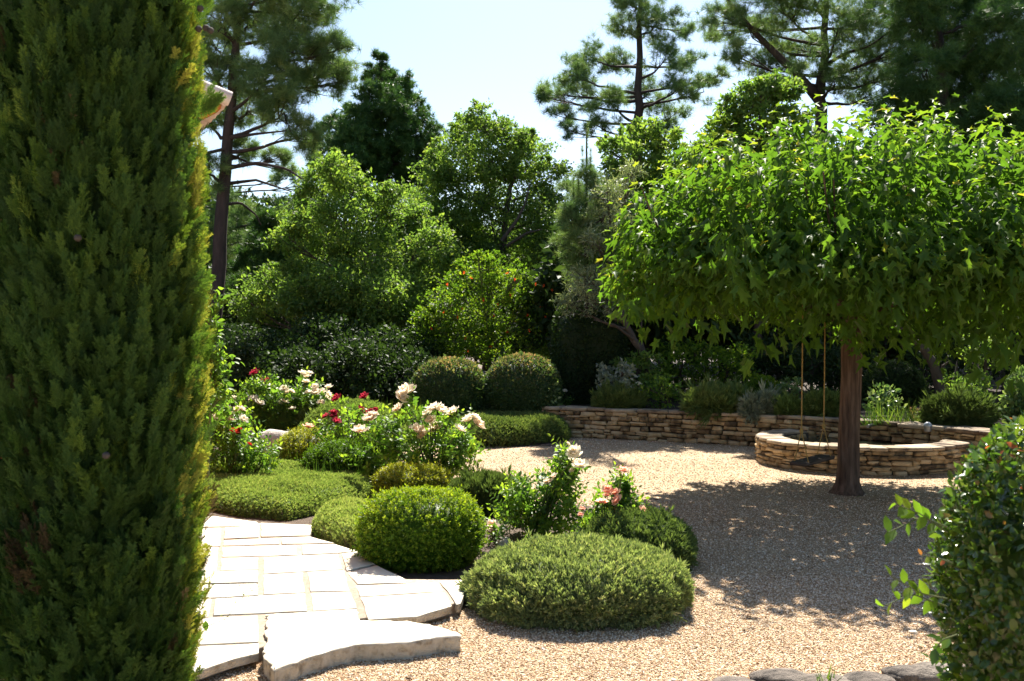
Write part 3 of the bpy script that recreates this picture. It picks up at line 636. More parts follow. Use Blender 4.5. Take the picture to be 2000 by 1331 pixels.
tuft_grass('grass_tuft', 'green grass clump under the red roses by the cypress', [gnd(x, 925) for x in np.linspace(415, 590, 40)], 800, .28, .08, lean=.15)

# ------------------------------------------------------------------ rocks
def rock(name, label, c, r, cat='rock', group=None, mat='rock', seed=0):
    mb = MB(); u = ICO3[0].astype(float); k = 1 + .22 * lump(u + seed * 3.1, 2.2) + .07 * lump(u + seed, 7) + .03 * lump(u, 16)
    k = np.minimum(k, 1.02 / np.maximum(np.abs(u @ norm(np.array([.3, -.2, 1 + .1 * seed % .4]))), .2)); k = np.minimum(k, .95 / np.maximum(np.abs(u @ norm(np.array([.8, -.7, .35]))), .2)); k *= 1 + .035 * lump(u + seed, 12); p = u * k[:, None]; p = np.sign(p) * np.abs(p) ** .85 * np.array(r); p[:, 2] = np.maximum(p[:, 2], -r[2] * .6)
    mb.add(p + np.array(c), ICO3[1], 0, RNG.uniform(.2, .8)); return tag(mb.build(name, M[mat], None, c, smooth=True), label, cat, group)
rc = at(540, 862, 12.4); rock('garden_rock', 'pale weathered rock lying between the box dome and the rose bed', (rc[0], rc[1], .2), (.27, .25, .18), seed=3)
rock('garden_rock', 'rough brown stone under the tall white rose beside the box ball', (*gnd(984, 1066)[:2], .02), (.05, .05, .05), seed=5)
EDG = [(1440, 1334, .10, .05), (1530, 1326, .11, .07), (1610, 1334, .13, .06), (1700, 1329, .10, .065), (1770, 1318, .09, .075), (1835, 1314, .12, .085), (1905, 1318, .12, .07)]
LABS = ['flat pale edging stone at the end of the row beside open gravel', 'humped grey edging stone beside the grass tuft', 'broad edging stone between grass sprigs', 'knobbly pale edging stone in the middle of the row', 'taller edging stone next to the reddish one', 'reddish-brown shaded edging stone by the glossy shrub', 'edging stone under the glossy shrub, last of its row']
for k, (x, y, r, h) in enumerate(EDG):
    h *= .62; r *= 1.2
    rock('edging_stone', LABS[k], (*gnd(x, y, h * .7)[:2], h * .35), (r, r * .75, h), 'edging stone', 'rough stones edging the gravel', mat='edgerock', seed=k + 8)
tuft_grass('grass_sprig', 'green grass sprigs sprouting among the edging stones', [gnd(1605, 1350), gnd(1612, 1345)], 40, .12, .02, lean=.5)
wp_ = gnd(945, 1262)
for k, (x, y, r) in enumerate([(718, 1288, .016), (792, 1278, .009), (1783, 1237, .016)]):
    rock('loose_pebble', ['pale chip of limestone lying before the step slab', 'tiny white pebble at the step slab edge', 'flat pale pebble on the sunny gravel near the edging stones'][k], (*gnd(x, y)[:2], r * .3), (r * 1.4, r, r * .6), 'pebble', mat='slab', seed=k)

# ------------------------------------------------------------------ roses
def bloom_mesh(mat, ringsz=((5, 1.0, .55), (6, .8, .95), (6, .55, 1.25), (4, .3, 1.45))):
    mb = MB(); rr = np.random.default_rng(11)
    for cnt, rad, tilt in ringsz:
        for k in range(cnt):
            a = 6.283 * k / cnt + rr.uniform(-.25, .25) + rad * 3; tl = tilt + rr.uniform(-.12, .12)
            us = np.linspace(0, 1, 4); ws = np.array([-1, -.35, .35, 1]); v = []
            for u in us:
                ro = rad * (u * math.cos(tl) * .9 + .12); zo = rad * (u * math.sin(tl) * .75) - .15 * rad * max(0, u - .6) * (2 if tilt < .8 else -1) + (1 - rad) * .12
                wd = rad * .55 * math.sin(min(1, u * .8 + .22) * math.pi * .62)
                for w in ws:
                    an = a; v.append((ro * math.cos(an) - w * wd * math.sin(an), ro * math.sin(an) + w * wd * math.cos(an), zo + (.18 * w * w + .02 * rr.normal()) * rad * u))
            q = [(i * 4 + j, i * 4 + j + 1, i * 4 + 5 + j, i * 4 + 4 + j) for i in range(3) for j in range(3)]
            mb.add(v, q, 0, np.clip(rr.uniform(.3, .8) + .3 * (rad - .6), 0, 1))
    o = mb.build('bloom', M[mat], smooth=True); me = o.data; bpy.data.objects.remove(o); return me
BM = {k: bloom_mesh(k) for k in ('white', 'cream', 'crimson', 'red', 'pink')}
def rose(label, base, d, lobes, blooms, nsprig, size=.11, group='rose bushes of the bed', mat='rose', bd=.25, stemtop=True):
    b0_ = at(base[0], HY + F * H / d, d); b0_[2] = 0
    root = thing('rose_bush', b0_, label, 'rose bush', group); fo, sm = MB(), MB()
    P, D = [], []
    for (x, y, r) in lobes:
        c = at(x, y + 6, d + RNG.uniform(-.05, .15)); R_ = r / F * d; u = rdir(nsprig) * (RNG.random((nsprig, 1)) ** .45) * R_
        P.append(c + u); D.append(norm(u) + np.array([0, 0, .7]) + .4 * RNG.normal(size=u.shape))
        sm.tube([b0_ + RNG.normal(size=3) * [.03, .03, 0], (b0_ + c) / 2 + RNG.normal(size=3) * .04, c], [.009, .007, .004], 5, cap=False)
        for q in (c + u)[::12]: sm.tube([c * .6 + b0_ * .4, (c + q) / 2, q], [.005, .003, .0015], 4, cap=False)
    for (x, y, s, col) in blooms:
        e = at(x, y, d - bd * RNG.uniform(.5, 1.5)); R_ = s / F * d * .62
        mid = b0_ * .35 + e * .65; mid[:2] = mid[:2] * .7 + b0_[:2] * .3
        pth = np.array([mid, mid * .35 + e * .65 + RNG.normal(size=3) * .02, e]); sm.tube(np.vstack([b0_ + RNG.normal(size=3) * [.03, .03, 0], b0_ * .5 + mid * .5 + RNG.normal(size=3) * .015, pth]), [.008, .007, .006, .004, .0025], 5, cap=False)
        for t_ in np.linspace(.1, .85, 5):
            q = pth[0] * (1 - t_) ** 2 + 2 * pth[1] * t_ * (1 - t_) + pth[2] * t_ * t_; P.append(q[None]); D.append(rdir(1) + [[0, 0, .4]])
        bl = bpy.data.objects.new('bloom', BM[col]); COL.objects.link(bl); bl.parent = root; bl.location = tuple(e - b0_)
        dr = Vector((RNG.normal() * .45, -.3 + RNG.normal() * .35, .85)); bl.rotation_euler = dr.to_track_quat('Z', 'Y').to_euler(); bl.scale = (R_, R_, R_ * RNG.uniform(.9, 1.15))
    P, D = np.concatenate(P), np.concatenate(D); w = RNG.integers(0, 4, len(P)); s = size * RNG.uniform(.7, 1.3, len(P)); R = frames(D, RNG.normal(size=P.shape)); va = RNG.uniform(.1, .85, len(P)); s *= 1.3
    m = (P[:, 2] > .03) & (RNG.random(len(P)) < .55)
    for i in range(4): k = (w == i) & m; fo.scatter(ROSES[i], P[k], R[k], s[k], va[k])
    fo.build('foliage', M[mat], root, b0_); sm.build('stem', M['stem'], root, b0_); return root
W, CR, C_, RE, PK = 'white', 'cream', 'crimson', 'red', 'pink'
rose('tall creamy white rose bush full of blooms behind the golden box ball', (842, 945), 10.2,
     [(850, 905, 48), (800, 880, 38), (880, 890, 36), (830, 850, 34), (770, 905, 26), (880, 925, 26), (905, 865, 22), (760, 850, 20), (715, 900, 14)],
     [(795, 768, 34, W), (783, 779, 26, W), (806, 764, 24, W), (779, 800, 24, CR), (848, 800, 30, W), (838, 812, 26, W), (861, 804, 24, W), (852, 840, 32, CR), (815, 845, 32, CR), (827, 852, 22, CR), (886, 808, 26, W), (897, 840, 22, W), (916, 822, 26, W), (932, 830, 28, CR), (925, 818, 22, W), (703, 845, 30, CR), (724, 820, 26, CR), (730, 812, 18, CR), (842, 822, 20, CR)], 85, .13)
rose('pale cream rose bush with a tall leaning flower spray beside the gravel', (1050, 1058), 7.75,
     [(1050, 1000, 55), (1020, 1030, 45), (1085, 1010, 42), (1040, 960, 36), (1090, 960, 26), (1060, 1040, 50), (1010, 985, 30), (1095, 935, 16), (1105, 905, 10)],
     [(1122, 885, 26, W), (1128, 893, 22, W), (1120, 905, 24, W), (1134, 912, 28, W), (1108, 868, 9, CR), (1073, 943, 22, CR), (1083, 933, 16, CR), (1118, 920, 12, W)], 95, .10)
rose('low cream rose with one pale bloom at the edge of the box ball', (968, 1070), 7.5, [(968, 1050, 18), (985, 1060, 16)], [(960, 1030, 28, CR), (953, 1040, 18, CR)], 26, .09)
rose('bush of salmon pink roses behind the big heather cushion', (1185, 1062), 7.3,
     [(1180, 1020, 46), (1215, 1010, 34), (1150, 1030, 34), (1225, 1040, 32), (1190, 1045, 45), (1215, 960, 12)],
     [(1219, 922, 25, PK), (1211, 918, 17, PK), (1186, 958, 19, PK), (1204, 964, 19, PK), (1176, 983, 21, PK), (1208, 979, 23, PK), (1184, 970, 15, PK), (1255, 998, 18, PK), (1137, 995, 12, PK), (1134, 1006, 11, PK)], 90, .095)
rose('crimson rose bush before the broad grey-green dome', (675, 905), 11.2,
     [(670, 850, 26), (690, 870, 26), (640, 845, 22), (720, 830, 22), (660, 880, 22), (735, 850, 18)],
     [(659, 780, 20, C_), (713, 777, 19, C_), (651, 812, 20, C_), (637, 815, 17, C_), (656, 826, 19, C_), (716, 810, 19, C_), (727, 806, 15, C_), (705, 800, 15, C_), (733, 801, 10, C_), (602, 836, 20, PK)], 40, .12)
rose('white rose bush carrying tight flower clusters, further back in the bed', (560, 868), 13.6,
     [(560, 790, 38), (600, 780, 30), (530, 800, 36), (500, 780, 32), (575, 825, 30), (620, 790, 22), (480, 770, 26), (540, 760, 22)],
     [(592, 733, 20, W), (599, 737, 16, W), (605, 730, 13, W), (598, 748, 15, W), (615, 757, 14, W), (617, 769, 18, W), (630, 768, 18, W), (640, 772, 16, W), (643, 758, 15, W), (638, 778, 15, W), (627, 789, 15, CR), (555, 761, 16, W), (562, 768, 14, W), (569, 766, 13, W), (497, 783, 20, CR), (506, 788, 18, W), (489, 780, 14, W), (547, 790, 15, W), (556, 786, 15, W), (564, 793, 14, W), (540, 798, 14, W), (571, 800, 12, W), (457, 780, 14, W), (602, 768, 13, W)], 75, .13)
rose('dark crimson rose raised above the white clusters at the back', (500, 866), 14.0, [(500, 765, 22), (515, 760, 16)], [(499, 731, 20, C_), (514, 746, 14, C_), (523, 745, 14, C_)], 40, .12)
rose('apricot and cream rose bush beside the cypress', (440, 915), 10.4,
     [(440, 830, 38), (470, 830, 30), (430, 860, 36), (415, 800, 30), (480, 860, 24)],
     [(463, 803, 18, CR), (456, 811, 17, CR), (472, 801, 15, CR), (474, 820, 19, W), (426, 818, 19, W), (445, 808, 15, W), (451, 823, 15, CR), (445, 838, 16, CR), (412, 812, 16, W), (436, 762, 12, W), (430, 755, 12, CR)], 60, .12)
rose('low rose with small orange-red blooms at the far edge of the thyme mat', (465, 928), 10.0,
     [(450, 880, 34), (490, 885, 30), (430, 895, 34), (515, 895, 22), (470, 905, 34)],
     [(457, 845, 16, RE), (464, 848, 13, RE), (453, 842, 11, RE), (487, 869, 11, RE), (468, 840, 9, RE)], 70, .11)

# ------------------------------------------------------------------ trees
def bez(a, b_, c, n=7):
    t = np.linspace(0, 1, n)[:, None]; return a * (1 - t) ** 2 + 2 * b_ * t * (1 - t) + c * t * t
def tree(name, label, d, trunk, r0, lobes, kind, mat, group=None, bark='bark', clusters=40, leaves=24, leaf=.09, dspread=None, cat='tree', ctight=.22, z0=0.0, trunk_d=None, up=.5, gap=.4, limbs=True, branchlets=9, extra_limbs=(), droop=.0, r1=None, tmpl=None):
    """trunk: photo points from base to top at distance d; lobes: (px, py, r px[, depth offset m])"""
    tp = np.array([at(x, y, d) for x, y in trunk]); tp[0, 2] = min(tp[0, 2], z0)
    base = tp[0].copy(); root = thing(name, base, label, cat, group)
    # fine trunk
    tt = np.linspace(0, 1, len(tp)); fine = np.linspace(0, 1, max(8, 4 * len(tp))); tpf = np.stack([np.interp(fine, tt, tp[:, k]) for k in range(3)], 1)
    tpf[1:-1] += RNG.normal(size=(len(fine) - 2, 3)) * r0 * .12 * [1, 1, 0]
    r1 = r0 * .22 if r1 is None else r1; rad = r0 + (r1 - r0) * fine ** .9; rad[0] *= 1.35; rad[1] *= 1.08
    tb = MB(); tb.tube(tpf, rad, 12); tb.build('trunk', M[bark], root, base, smooth=True)
    xs = [l[0] for l in lobes]; hw = (max(xs) - min(xs)) / 2 / F * d; ds = hw * .55 if dspread is None else dspread
    fo = MB(); P, D, VA = [], [], []; sgn = 1
    sub = []
    if kind == 'oak':
        for l in lobes:
            for _ in range(2):
                a_ = RNG.uniform(0, 6.28); q_ = l[2] * RNG.uniform(.8, 1.2); sub.append((l[0] + q_ * math.cos(a_), l[1] + q_ * .85 * math.sin(a_), l[2] * RNG.uniform(.28, .45)) + tuple(l[3:]))
    for li, l in enumerate(list(lobes) + sub):
        sgn = -sgn; off = l[3] if len(l) > 3 else sgn * RNG.uniform(.1, 1) * ds
        c = at(l[0], l[1], d + off); R_ = l[2] / F * (d + off)
        # limb from the trunk
        zt = c[2] - R_ * RNG.uniform(.5, 1.1) - .25 * np.linalg.norm((c - tpf.mean(0))[:2]) * (0 if kind == 'pine' else 1)
        zt = np.clip(zt, tpf[0, 2] + .25 * (tpf[-1, 2] - tpf[0, 2]), tpf[-1, 2]); a = np.array([np.interp(zt, tpf[:, 2], tpf[:, k]) for k in range(3)])
        ra = np.interp(zt, tpf[:, 2], rad) * .5
        m_ = a * .45 + c * .55; m_[2] = (a[2] * .75 + c[2] * .25) - (.12 * R_ if kind == 'pine' else 0)
        pl = bez(a, m_, c, 8); pl[1:-1] += RNG.normal(size=(6, 3)) * .035 * R_
        if limbs and li < len(lobes):
            lb = MB(); lb.tube(pl, np.linspace(min(ra, .045 * R_ + .03), .012, 8), 6, cap=False)
        nc = max(4, int(clusters * (l[2] / 50.0) ** 1.7))
        u = rdir(nc); u[:, 2] += .18; u = norm(u); rr = (gap + (1 - gap) * RNG.random((nc, 1)) ** .5); rr *= 1 + .30 * lump(u + c, 3)[:, None] + .16 * lump(u * 2 + c, 6)[:, None]
        cc = c + u * rr * R_ * np.array([1.05, 1.05, .9])
        if limbs and li < len(lobes):
            for q in cc[:branchlets]:
                s_ = pl[RNG.integers(4, 8)]; lb.tube(bez(s_, (s_ + q) / 2 + RNG.normal(size=3) * .08 * R_ - [0, 0, .1 * R_], q, 4), [.014, .010, .007, .004], 4, cap=False)
            lb.build('limb', M[bark], root, base, smooth=True)
        cv = RNG.uniform(.1, .7, nc)
        if kind == 'pine':
            for q, uu, v_ in zip(cc, u, cv):
                k = leaves; pp = q + RNG.normal(size=(k, 3)) * ctight * R_ * [1, 1, .7]; P.append(pp); D.append(uu * .6 + np.array([0, 0, up]) + .45 * RNG.normal(size=(k, 3))); VA.append(v_ + RNG.uniform(-.1, .25, k))
        else:
            k = leaves; pp = cc[:, None] + RNG.normal(size=(nc, k, 3)) * ctight * R_ * np.array([1, 1, .62]); P.append(pp.reshape(-1, 3))
            D.append((u[:, None] * .5 + RNG.normal(size=(nc, k, 3)) * .7 + np.array([0, 0, -droop])).reshape(-1, 3)); VA.append((cv[:, None] + RNG.uniform(-.2, .3, (nc, k))).ravel())
    for pts_, r_ in extra_limbs:
        lb = MB(); pl = np.array([at(x, y, d + o) for x, y, o in pts_]); t0 = np.linspace(0, 1, len(pl)); t1 = np.linspace(0, 1, 3 * len(pl)); lb.tube(np.stack([np.interp(t1, t0, pl[:, k]) for k in range(3)], 1), np.linspace(r_, r_ * .3, 3 * len(pl)), 8); lb.build('limb', M[bark], root, base, smooth=True)
    P, D, VA = np.concatenate(P), np.concatenate(D), np.clip(np.concatenate(VA), 0, 1); k = P[:, 2] > z0 + .05; P, D, VA = P[k], D[k], VA[k]
    if kind == 'pine':
        ts = tmpl or TUFTS; w = RNG.integers(0, len(ts), len(P)); R = frames(D, RNG.normal(size=P.shape)); s = leaf * RNG.uniform(.75, 1.25, len(P))
        for i, t in enumerate(ts): fo.scatter(t, P[w == i], R[w == i], s[w == i], VA[w == i])
    else:
        nrm = np.array([0, -.1, .8]) + .85 * RNG.normal(size=P.shape); t = tmpl or DIA
        fo.scatter(t, P, frames(D, nrm), leaf * RNG.uniform(.6, 1.3, len(P)), VA)
    fo.build('crown', M[mat], root, base); return root

# tall pine beside the house
tree('pine_tree', 'tall pine with bare dark trunk standing just beyond the tiled eave', 20, [(418, 800), (424, 530), (440, 330), (455, 150), (468, 0), (478, -160)], .175,
     [(430, 40, 55), (500, 30, 62), (570, 45, 62), (620, 20, 42), (655, 100, 42), (600, 130, 58), (520, 150, 55), (645, 165, 36), (555, 220, 50), (490, 215, 48), (420, 140, 50), (405, 235, 42), (595, 262, 36), (480, 290, 30), (540, -60, 85), (440, -80, 85), (625, -50, 60), (540, 310, 28), (400, 330, 36), (420, 90, 50), (560, 100, 55), (660, 130, 26)],
     'pine', 'pine', clusters=27, leaves=8, leaf=.20, ctight=.18, branchlets=14,
     extra_limbs=[([(440, 330, 0), (500, 318, -.3), (560, 330, -.5), (590, 350, -.6)], .045), ([(437, 360, 0), (500, 352, .4), (570, 375, .5)], .04), ([(446, 270, 0), (500, 262, -.5), (560, 256, -.8)], .04), ([(447, 290, 0), (400, 300, -.4), (380, 340, -.5)], .04), ([(436, 400, 0), (470, 396, .3), (500, 420, .5), (510, 440, .6)], .035), ([(444, 300, 0), (490, 320, .6), (560, 335, .9)], .03)])
# dark conifer left of the sky gap
tree('conifer_tree', 'dark dense conifer with rounded pointed top against the sky gap', 33, [(745, 720), (745, 400), (746, 120)], .2,
     [(742, 122, 20), (752, 150, 28), (725, 160, 22), (775, 170, 32), (735, 200, 44), (795, 220, 44), (695, 235, 38), (655, 250, 30), (760, 265, 55), (825, 262, 34), (700, 300, 52), (805, 315, 45), (640, 290, 30), (740, 345, 55), (680, 350, 45), (790, 365, 45), (845, 300, 26), (640, 330, 40), (700, 270, 40), (845, 345, 34), (770, 310, 50), (620, 280, 26), (760, 225, 40)],
     'pine', 'fir', clusters=46, leaves=10, leaf=.19, ctight=.19, tmpl=FIRT, dspread=1.2)
tree('pine_tree', 'soft green pine crown seen low behind the tall bare trunk', 30, [(400, 760), (405, 500), (410, 330)], .2,
     [(405, 370, 45), (450, 420, 42), (415, 450, 50), (470, 480, 42), (400, 510, 50), (535, 450, 36), (500, 505, 40), (440, 540, 50), (560, 420, 36), (610, 360, 30), (560, 350, 28)], 'pine', 'pine', clusters=30, leaves=8, leaf=.22, dspread=1.2)
tree('conifer_tree', 'young dark conifer filling the gap behind the oaks', 25, [(520, 760), (520, 560), (525, 430)], .14,
     [(525, 440, 24), (520, 480, 34), (550, 500, 40), (490, 530, 42), (530, 560, 55), (580, 470, 36), (470, 590, 45), (590, 560, 45), (530, 630, 60)], 'pine', 'fir', clusters=60, leaves=11, leaf=.18, tmpl=FIRT, dspread=.8)
# oaks
tree('oak_tree', 'bright green oak with uneven stepped crown below the dark conifer', 21.5, [(690, 800), (690, 560), (670, 400)], .13,
     [(655, 330, 34), (625, 365, 42), (690, 372, 40), (600, 420, 46), (665, 430, 56), (735, 420, 42), (770, 395, 36), (790, 430, 36), (565, 465, 34), (640, 500, 55), (720, 500, 60), (790, 490, 46), (600, 570, 55), (690, 590, 60), (780, 570, 55), (530, 560, 42), (490, 595, 40), (820, 420, 30), (845, 480, 42), (860, 550, 42), (575, 590, 40, -2), (650, 560, 48, -2), (740, 590, 48, -2), (620, 630, 45, -1.8), (800, 620, 40, -1.5), (710, 640, 45, -1.5)], 'oak', 'oak', bark='olivebark', clusters=72, leaves=30, leaf=.085, droop=.2)
tree('oak_tree', 'big pale green oak rising to wispy shoots in the centre of the tree line', 25, [(975, 800), (975, 560), (990, 400), (1010, 320)], .15,
     [(935, 232, 26), (908, 240, 20), (965, 245, 22), (925, 270, 38), (985, 272, 38), (885, 302, 40), (955, 310, 55), (1040, 312, 44), (848, 345, 38), (1078, 345, 34), (915, 370, 58), (1010, 375, 58), (870, 420, 50), (960, 440, 60), (1050, 435, 50), (835, 475, 40), (910, 500, 50), (1000, 510, 55), (1075, 495, 40), (1085, 400, 28), (1020, 285, 28), (812, 400, 36), (800, 450, 42), (830, 530, 48)], 'oak', 'oak', bark='olivebark', clusters=78, leaves=32, leaf=.09, droop=.2,
     extra_limbs=[([(980, 470, -1.2), (1010, 430, -1.3), (1025, 400, -1.3), (1035, 360, -1.2)], .05), ([(990, 480, -1.2), (1030, 455, -1.4), (1060, 448, -1.4)], .04)])
tree('pomegranate_bush', 'yellow-green pomegranate bush dotted with scarlet flowers behind the clipped domes', 18.6, [(960, 830), (955, 700), (950, 620)], .06,
     [(955, 528, 28), (925, 545, 32), (1000, 555, 38), (885, 560, 34), (960, 570, 50), (1045, 575, 34), (870, 600, 42), (930, 620, 55), (1010, 615, 52), (1065, 625, 30), (845, 640, 36), (825, 665, 26), (900, 670, 46), (980, 670, 55), (1055, 670, 40), (940, 505, 14), (870, 700, 45), (1000, 720, 50), (935, 505, 13), (905, 520, 15), (1012, 530, 16), (1062, 560, 16), (830, 615, 15), (965, 500, 12)], 'oak', 'pomegranate', cat='shrub', bark='stem', clusters=58, leaves=22, leaf=.062, ctight=.2)
pm = [o for o in bpy.data.objects if o.name == 'pomegranate_bush'][0]
rr = np.random.default_rng(5); pts = []
for (x, y) in [(903, 537), (905, 606), (880, 598), (925, 545), (1010, 550), (1045, 560), (1060, 563), (1075, 571), (975, 598), (1060, 600), (865, 615), (890, 625), (985, 650), (910, 665), (950, 678), (1070, 660), (1035, 650), (990, 535), (1025, 620), (850, 645), (945, 590), (1000, 580), (1062, 620), (915, 690), (880, 560), (970, 620)]: pts.append(at(x + rr.uniform(-5, 5), y, 18.6 - rr.uniform(.5, .95)))
ft = leafy_sprig(DIA, 3, .7, .7); f0 = MB(); f0.scatter(ft, np.zeros((1, 3)), frames(np.array([[0, -.5, .8]]), np.array([[0, 1., .4]])), .06, .5); f0 = f0.build('flower', M['scarlet'], pm, (0, 0, 0)); f0.location = tuple(pts[0] - np.array(pm.location))
for q in pts[1:]:
    c = f0.copy(); COL.objects.link(c); c.location = tuple(q - np.array(pm.location)); c.rotation_euler = (rr.uniform(-1, 1), rr.uniform(-1, 1), rr.uniform(0, 6))
# centre-right pine
tree('pine_tree', 'open airy pine with layered branches standing alone in the sky gap', 29, [(1246, 760), (1246, 300), (1249, 150), (1252, -40)], .22,
     [(1240, 15, 40), (1285, 45, 42), (1215, 50, 30), (1150, 115, 36), (1115, 145, 34), (1205, 120, 32), (1300, 115, 36), (1085, 185, 30), (1065, 190, 22), (1135, 190, 36), (1190, 200, 36), (1265, 185, 36), (1335, 165, 36), (1095, 228, 24), (1375, 180, 26), (1310, 230, 36), (1165, 245, 26), (1340, 60, 22), (1210, -40, 45), (1270, -30, 45), (1400, 150, 20), (1350, 120, 22), (1110, 255, 18)], 'pine', 'pine', clusters=30, leaves=8, leaf=.23, branchlets=12, dspread=1.3)
tree('pine_tree', 'large forked pine with a long slanting limb above the mulberry', 24, [(1604, 760), (1604, 210), (1610, 100), (1618, -80)], .2,
     [(1415, 35, 42), (1470, 75, 50), (1530, 25, 50), (1560, 95, 45), (1640, 55, 58), (1700, 40, 58), (1750, 90, 50), (1680, 130, 50), (1630, 160, 36), (1500, 130, 32), (1440, 110, 28), (1740, 150, 50), (1580, -40, 80), (1700, -50, 80), (1460, -40, 60), (1395, 60, 22), (1550, 150, 24), (1700, 195, 36)], 'pine', 'pine', clusters=27, leaves=8, leaf=.21, branchlets=12, dspread=1.6,
     extra_limbs=[([(1603, 200, 0), (1570, 160, -.3), (1520, 110, -.5), (1470, 60, -.7), (1420, 0, -.8)], .13), ([(1608, 130, 0), (1650, 105, -.5), (1700, 90, -.6), (1740, 60, -.8)], .05)])
tree('pine_tree', 'dense dark pine mass filling the corner beyond the mulberry', 22, [(1850, 800), (1845, 300), (1835, 100), (1830, -80)], .22,
     [(1800, 30, 58), (1870, 30, 65), (1945, 55, 55), (1850, 110, 62), (1930, 140, 60), (1985, 130, 45), (1800, 140, 52), (1880, 190, 60), (1960, 205, 55), (1815, 210, 50), (1760, 195, 42), (1900, -50, 90), (1990, 0, 55), (2010, 190, 60), (1790, -40, 70), (2040, 80, 60), (1900, 250, 60), (1800, 270, 60), (2000, 260, 60)], 'pine', 'fir', clusters=38, leaves=9, leaf=.21, tmpl=TUFTS, dspread=1.6)
# smaller trees beside the mulberry
tree('oak_tree', 'leafy oak top showing between the forked pine and the mulberry', 17.5, [(1480, 800), (1480, 500), (1480, 260)], .1,
     [(1490, 175, 32), (1520, 190, 34), (1455, 200, 34), (1540, 170, 18), (1480, 240, 50), (1420, 245, 36), (1540, 240, 36), (1450, 300, 60), (1540, 310, 60), (1390, 300, 40), (1480, 380, 60), (1400, 400, 60)], 'oak', 'oak', bark='olivebark', clusters=50, leaves=24, leaf=.10)
tree('oak_tree', 'light green young oak between the olive and the mulberry crown', 18, [(1260, 800), (1260, 500), (1265, 320)], .09,
     [(1265, 262, 30), (1235, 280, 28), (1300, 275, 32), (1200, 300, 28), (1250, 320, 42), (1320, 320, 46), (1180, 340, 26), (1290, 380, 55), (1220, 370, 40), (1350, 400, 60), (1290, 470, 60), (1360, 500, 60), (1220, 450, 40)], 'oak', 'oak', bark='olivebark', clusters=48, leaves=24, leaf=.095)
tree('olive_tree', 'silvery olive tree with crooked leaning trunk at the end of the hedge column', 15.9, [(1276, 800), (1272, 740), (1262, 700), (1235, 660), (1215, 620), (1200, 560), (1190, 470)], .085,
     [(1190, 375, 36), (1215, 400, 34), (1175, 430, 36), (1205, 450, 40), (1160, 470, 26), (1195, 500, 36), (1150, 545, 34), (1130, 575, 30), (1170, 590, 34), (1205, 560, 34), (1110, 590, 22), (1220, 600, 24), (1235, 340, 24)], 'leaf', 'olive', bark='olivebark', clusters=56, leaves=26, leaf=.085, tmpl=NARROW, dspread=.7, z0=.4, r1=.03,
     extra_limbs=[([(1262, 700, 0), (1250, 660, .2), (1255, 610, .3)], .035), ([(1240, 665, 0), (1200, 635, -.3), (1160, 625, -.4)], .03), ([(1290, 800, .1), (1292, 740, .2), (1285, 690, .3)], .045)])
# young candle pine
cp = tree('young_pine', 'slim young pine with upright candle shoots beside the olive', 16.2, [(1145, 830), (1145, 500), (1146, 250)], .05,
     [(1146, 345, 22), (1120, 375, 22), (1172, 370, 22), (1145, 405, 34), (1115, 420, 26), (1175, 420, 26), (1140, 460, 38), (1110, 480, 26), (1180, 470, 26), (1145, 520, 40)], 'pine', 'pine', clusters=40, leaves=7, leaf=.15, dspread=.4)
cm_ = MB()
for (x, y0, y1) in [(1146, 340, 240), (1139, 330, 285), (1153, 330, 290), (1108, 390, 330), (1120, 385, 345), (1176, 385, 330), (1168, 390, 350), (1158, 370, 320), (1130, 370, 320)]:
    a_, b_ = at(x, y0, 16.1), at(x + RNG.uniform(-3, 3), y1, 16.1); k = 26; t_ = RNG.random((k, 1)); pp = a_ + (b_ - a_) * t_
    cm_.scatter(TUFTS[0], pp, frames(np.tile([[0, 0, 1.]], (k, 1)) + .12 * RNG.normal(size=(k, 3)), RNG.normal(size=(k, 3))), .085 * (1.1 - t_[:, 0] * .6), .6)
cm_.build('candle', M['pine'], cp, tuple(cp.location))
# hedge column
d = 16.6; hc = at(1150, 700, d)
dome('hedge_column', 'tall dark clipped evergreen column between the domes and the olive', 'hedge', (hc[0], d, .85), (.60, .6, 1.13), .85, [DIA, LEAF], 15000, .05, 'oakdark', lum=.02, depth=.06, up=.2, rnd=.8, power=7, var=(0, .7))

# dark understorey thicket behind the rose bed and behind the terrace
TH = [(455, 690, 60, 18.5, 'dark leafy shrub below the young conifer, partly behind the cypress'), (545, 715, 62, 18.2, 'dark evergreen shrub behind the white roses'), (640, 690, 72, 18.6, 'dark evergreen shrub under the stepped oak'), (735, 705, 66, 18.2, 'dark evergreen shrub behind the broad dome'), (820, 690, 60, 18.8, 'dark evergreen shrub beside the pomegranate'), (690, 730, 60, 17.0, 'low dark bush in the shade before the thicket'), (790, 740, 55, 17.0, 'low dark bush beside the first clipped dome'), (590, 735, 55, 17.0, 'low dark bush behind the tight white clusters'), (470, 720, 55, 16.5, 'greyish dark bush behind the crimson blooms')]
for k, (x, y, r, d, lab) in enumerate(TH):
    tree('evergreen_shrub', lab, d, [(x, HY + F * H / d), (x, y + 20), (x + 5, y - 30)], .05, [(x, y, r), (x - r * .5, y + r * .5, r * .7), (x + r * .5, y + r * .5, r * .7), (x - r * .4, y - r * .5, r * .55), (x + r * .45, y - r * .45, r * .55), (x, y + r * .9, r * .7)], 'leaf', 'oakdark', 'shady evergreen shrubs under the trees', cat='shrub', bark='olivebark', clusters=42, leaves=24, leaf=.085, dspread=.8, branchlets=3, ctight=.24)
